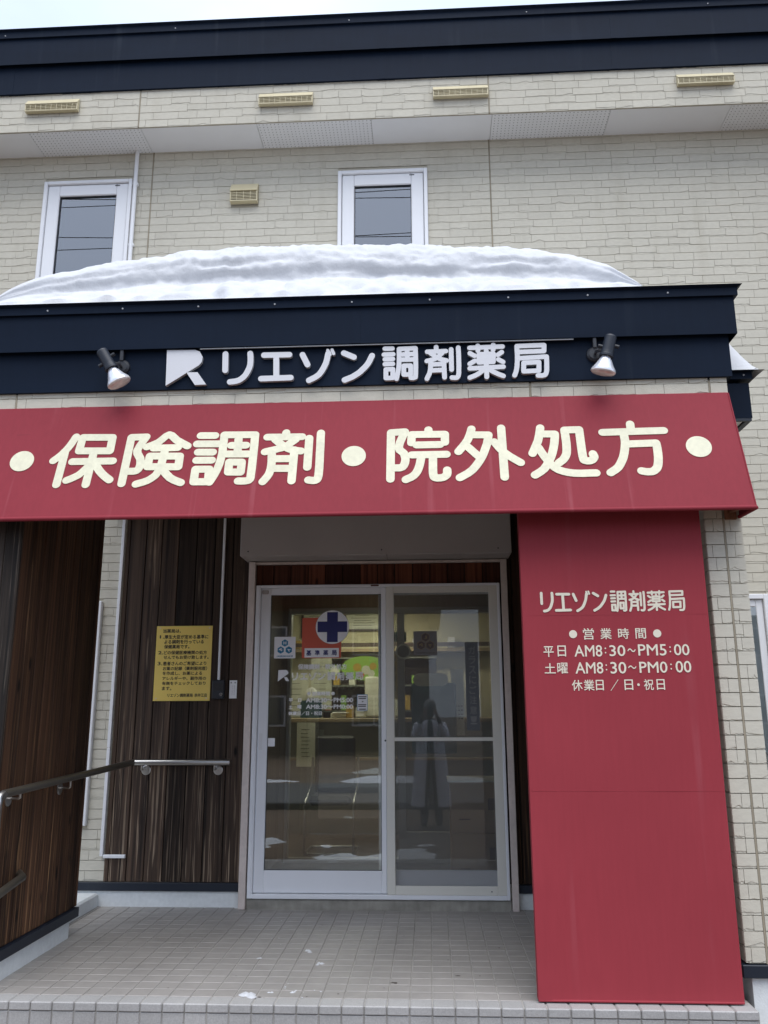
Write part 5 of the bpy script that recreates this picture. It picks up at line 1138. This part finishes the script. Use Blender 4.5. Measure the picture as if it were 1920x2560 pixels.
M['wpane'] = mat('dark_house_pane', (.03, .035, .04), .1)
house(-6, -25, 12, 8, 5.2, ('brown_house_siding', (.075, .055, .042), .85), ('snowy_roof', (.6, .61, .64), .8), 'brown two-storey house across the street mirrored in the door glass', 1)
house(9.5, -27, 10, 8, 5.0, ('grey_house_siding', (.16, .16, .155), .85), ('snowy_roof', (.6, .61, .64), .8), 'grey house across the street to the right of the brown house', 2)
for k, (y, z) in enumerate(((-8.6, 11.95), (-8.9, 12.35), (-8.6, 11.1), (-8.7, 11.25))):
    q = MB(); q.tube([(x, y+.02*x*(1 if k % 2 else -.6), z-.9*(1-(x/26)**2)+.016*x*(1 if k % 2 else -1)) for x in range(-26, 27, 4)], .008, 6)
    tag(q.build('overhead_wire', 'black'), ('lower of the two close overhead wires above the street', 'upper of the two close overhead wires above the street', 'lowest overhead wire above the street', 'second lowest overhead wire above the street, crossing the lowest')[k], 'wire')

# ------------------------------------------------------------------ the person taking the photograph (mirrored in the screened pane)
M['skin'] = mat('skin', (.42, .25, .18), .6); M['cloth'] = mat('dark_clothes', (.035, .022, .025), .8); M['coat'] = mat('white_coat_cloth', (.84, .84, .95), .8, var=.04); M['hair'] = mat('grey_hair', (.30, .29, .28), .7); M['shoe'] = mat('dark_shoe', (.02, .02, .02), .5)
def skin_mesh(name, pts, edges, radii, mats, parent, root=0, sub=1, matfn=None):
    me = bpy.data.meshes.new(name); me.from_pydata(pts, edges, []); o = bpy.data.objects.new(name, me); COL.objects.link(o)
    md = o.modifiers.new('s', 'SKIN'); md.use_smooth_shade = True
    for i, r in enumerate(radii): sv = me.skin_vertices[0].data[i]; sv.radius = (r, r) if not isinstance(r, tuple) else r; sv.use_root = (i == root)
    s2 = o.modifiers.new('u', 'SUBSURF'); s2.levels = s2.render_levels = sub
    ev = o.evaluated_get(bpy.context.evaluated_depsgraph_get()); nm = bpy.data.meshes.new_from_object(ev); o.modifiers.clear(); o.data = nm; bpy.data.meshes.remove(me); nm.name = name
    for m_ in mats: nm.materials.append(M[m_])
    for p in nm.polygons:
        p.use_smooth = True
        if matfn: p.material_index = matfn(p.center)
    if parent: put(o, parent)
    return o
PX, PY_ = .01, -6.20
pe = thing('person', 'person in a long open white coat holding up a phone with both hands', 'person', (PX, PY_, GZ))
S = lambda x, y, z: (PX+x, PY_+y, GZ+z)
P = [S(0, 0, .90), S(0, .0, 1.05), S(0, .0, 1.24), S(0, 0, 1.37), S(0, .01, 1.44), S(0, .035, 1.50), S(0, .045, 1.565), S(0, .03, 1.625),
     S(.09, 0, .86), S(.10, .02, .46), S(.10, -.01, .08), S(.105, .12, .035), S(-.09, 0, .86), S(-.10, .02, .46), S(-.10, -.01, .08), S(-.105, .12, .035),
     S(.165, -.01, 1.35), S(.225, .09, 1.15), S(.115, .19, 1.44), S(.085, .225, 1.50), S(-.165, -.01, 1.35), S(-.225, .09, 1.15), S(-.115, .19, 1.44), S(-.085, .225, 1.50)]
E_ = [(0, 1), (1, 2), (2, 3), (3, 4), (4, 5), (5, 6), (6, 7), (0, 8), (8, 9), (9, 10), (10, 11), (0, 12), (12, 13), (13, 14), (14, 15), (3, 16), (16, 17), (17, 18), (18, 19), (3, 20), (20, 21), (21, 22), (22, 23)]
RD = [.125, .12, .135, .10, .05, .07, .085, .06, .095, .075, .06, .04, .095, .075, .06, .04, .06, .043, .028, .030, .06, .043, .028, .030]
for sg_ in (1, -1):
    w = 19 if sg_ > 0 else 23
    for k, (dx, dz, ln_) in enumerate(((-.005, .045, .05), (-.014, .028, .055), (-.017, .010, .05), (-.014, -.008, .042))):
        a = len(P); b0 = P[w]
        P += [(b0[0]-sg_*.006+0*dx, b0[1]+.012, b0[2]+dz*.8+.01), (b0[0]-sg_*.012, b0[1]+.012+ln_*.45, b0[2]+dz+.014), (b0[0]-sg_*.034, b0[1]+.010+ln_*.6, b0[2]+dz+.016)]
        E_ += [(w, a), (a, a+1), (a+1, a+2)]; RD += [.010, .009, .007]
    a = len(P); b0 = P[w]; P += [(b0[0]-sg_*.012, b0[1]-.012, b0[2]+.012), (b0[0]-sg_*.030, b0[1]-.010, b0[2]+.034)]; E_ += [(w, a), (a, a+1)]; RD += [.011, .009]
def bodymat(c):
    z = c.z-GZ; 
    if z > 1.435 and abs(c.x-PX) < .11 and c.y < PY_+.15: return 1
    if z > 1.43: return 1
    if z < .075: return 2
    return 0
body = skin_mesh('body', P, E_, RD, ['cloth', 'skin', 'shoe'], pe, 0, 1, bodymat)
q = MB(); q.lathe([(.001, .10), (.05, .088), (.083, .05), (.093, .0), (.090, -.03), (.08, -.05)], S(0, .015, 1.60), (0, -.12, 1), 20); q.build('hair', 'hair', pe)
q = MB()
for sx in (-1, 1): q.lathe([(.001, .004), (.008, .003), (.011, 0)], S(sx*.030, .126, 1.568), (0, 1, 0), 10)
q.build('eye', 'black', pe)
q = MB(); q.add([S(-.013, .118, 1.530), S(.013, .118, 1.530), S(0, .150, 1.533), S(0, .122, 1.575)], [(0, 1, 2), (1, 3, 2), (3, 0, 2)]); q.build('nose', 'skin', pe)
q = MB(); q.tube([S(-.022, .116, 1.505), S(0, .124, 1.503), S(.022, .116, 1.505)], .005, 6); q.build('mouth', 'orange', pe)
q = MB()
for sx in (-1, 1): q.lathe([(.001, .012), (.018, .010), (.022, 0), (.014, -.01)], S(sx*.083, .03, 1.555), (sx, .2, 0), 12)
q.build('ear', 'skin', pe)
# coat: open-fronted shell from the shoulders to below the knees, and two sleeves
q = MB(); rows = [(1.415, .085, .08), (1.39, .165, .115), (1.30, .20, .145), (1.12, .195, .15), (.95, .21, .165), (.70, .24, .185), (.45, .265, .20), (.27, .28, .21)]
n = 28; vs = []
for z, rx, ry in rows:
    gap = R_(11+ (1.4-z)*7)
    for k in range(n+1):
        a = math.pi/2+gap+(2*math.pi-2*gap)*k/n; f = 1+.03*math.sin(a*7)*max(0, 1.2-z)
        vs.append(S(rx*f*math.cos(a), ry*f*math.sin(a), z))
fs = [(r*(n+1)+k, r*(n+1)+k+1, (r+1)*(n+1)+k+1, (r+1)*(n+1)+k) for r in range(len(rows)-1) for k in range(n)]
q.add(vs, fs, 0, True); q.build('coat', 'coat', pe)
for sg_ in (1, -1):
    skin_mesh('sleeve', [S(sg_*.14, -.01, 1.365), S(sg_*.175, -.01, 1.33), S(sg_*.228, .09, 1.15), S(sg_*.128, .175, 1.385)], [(0, 1), (1, 2), (2, 3)], [.07, .076, .06, .043], ['coat'], pe, 0, 1)
q = MB(); q.box((CAM.x-.037, CAM.y-.022, CAM.z-.085), (CAM.x+.037, CAM.y-.0135, CAM.z+.065), 0, .003); o = q.build('phone', 'black'); tag(o, 'black phone held up in front of the face of the person in the white coat', 'phone')
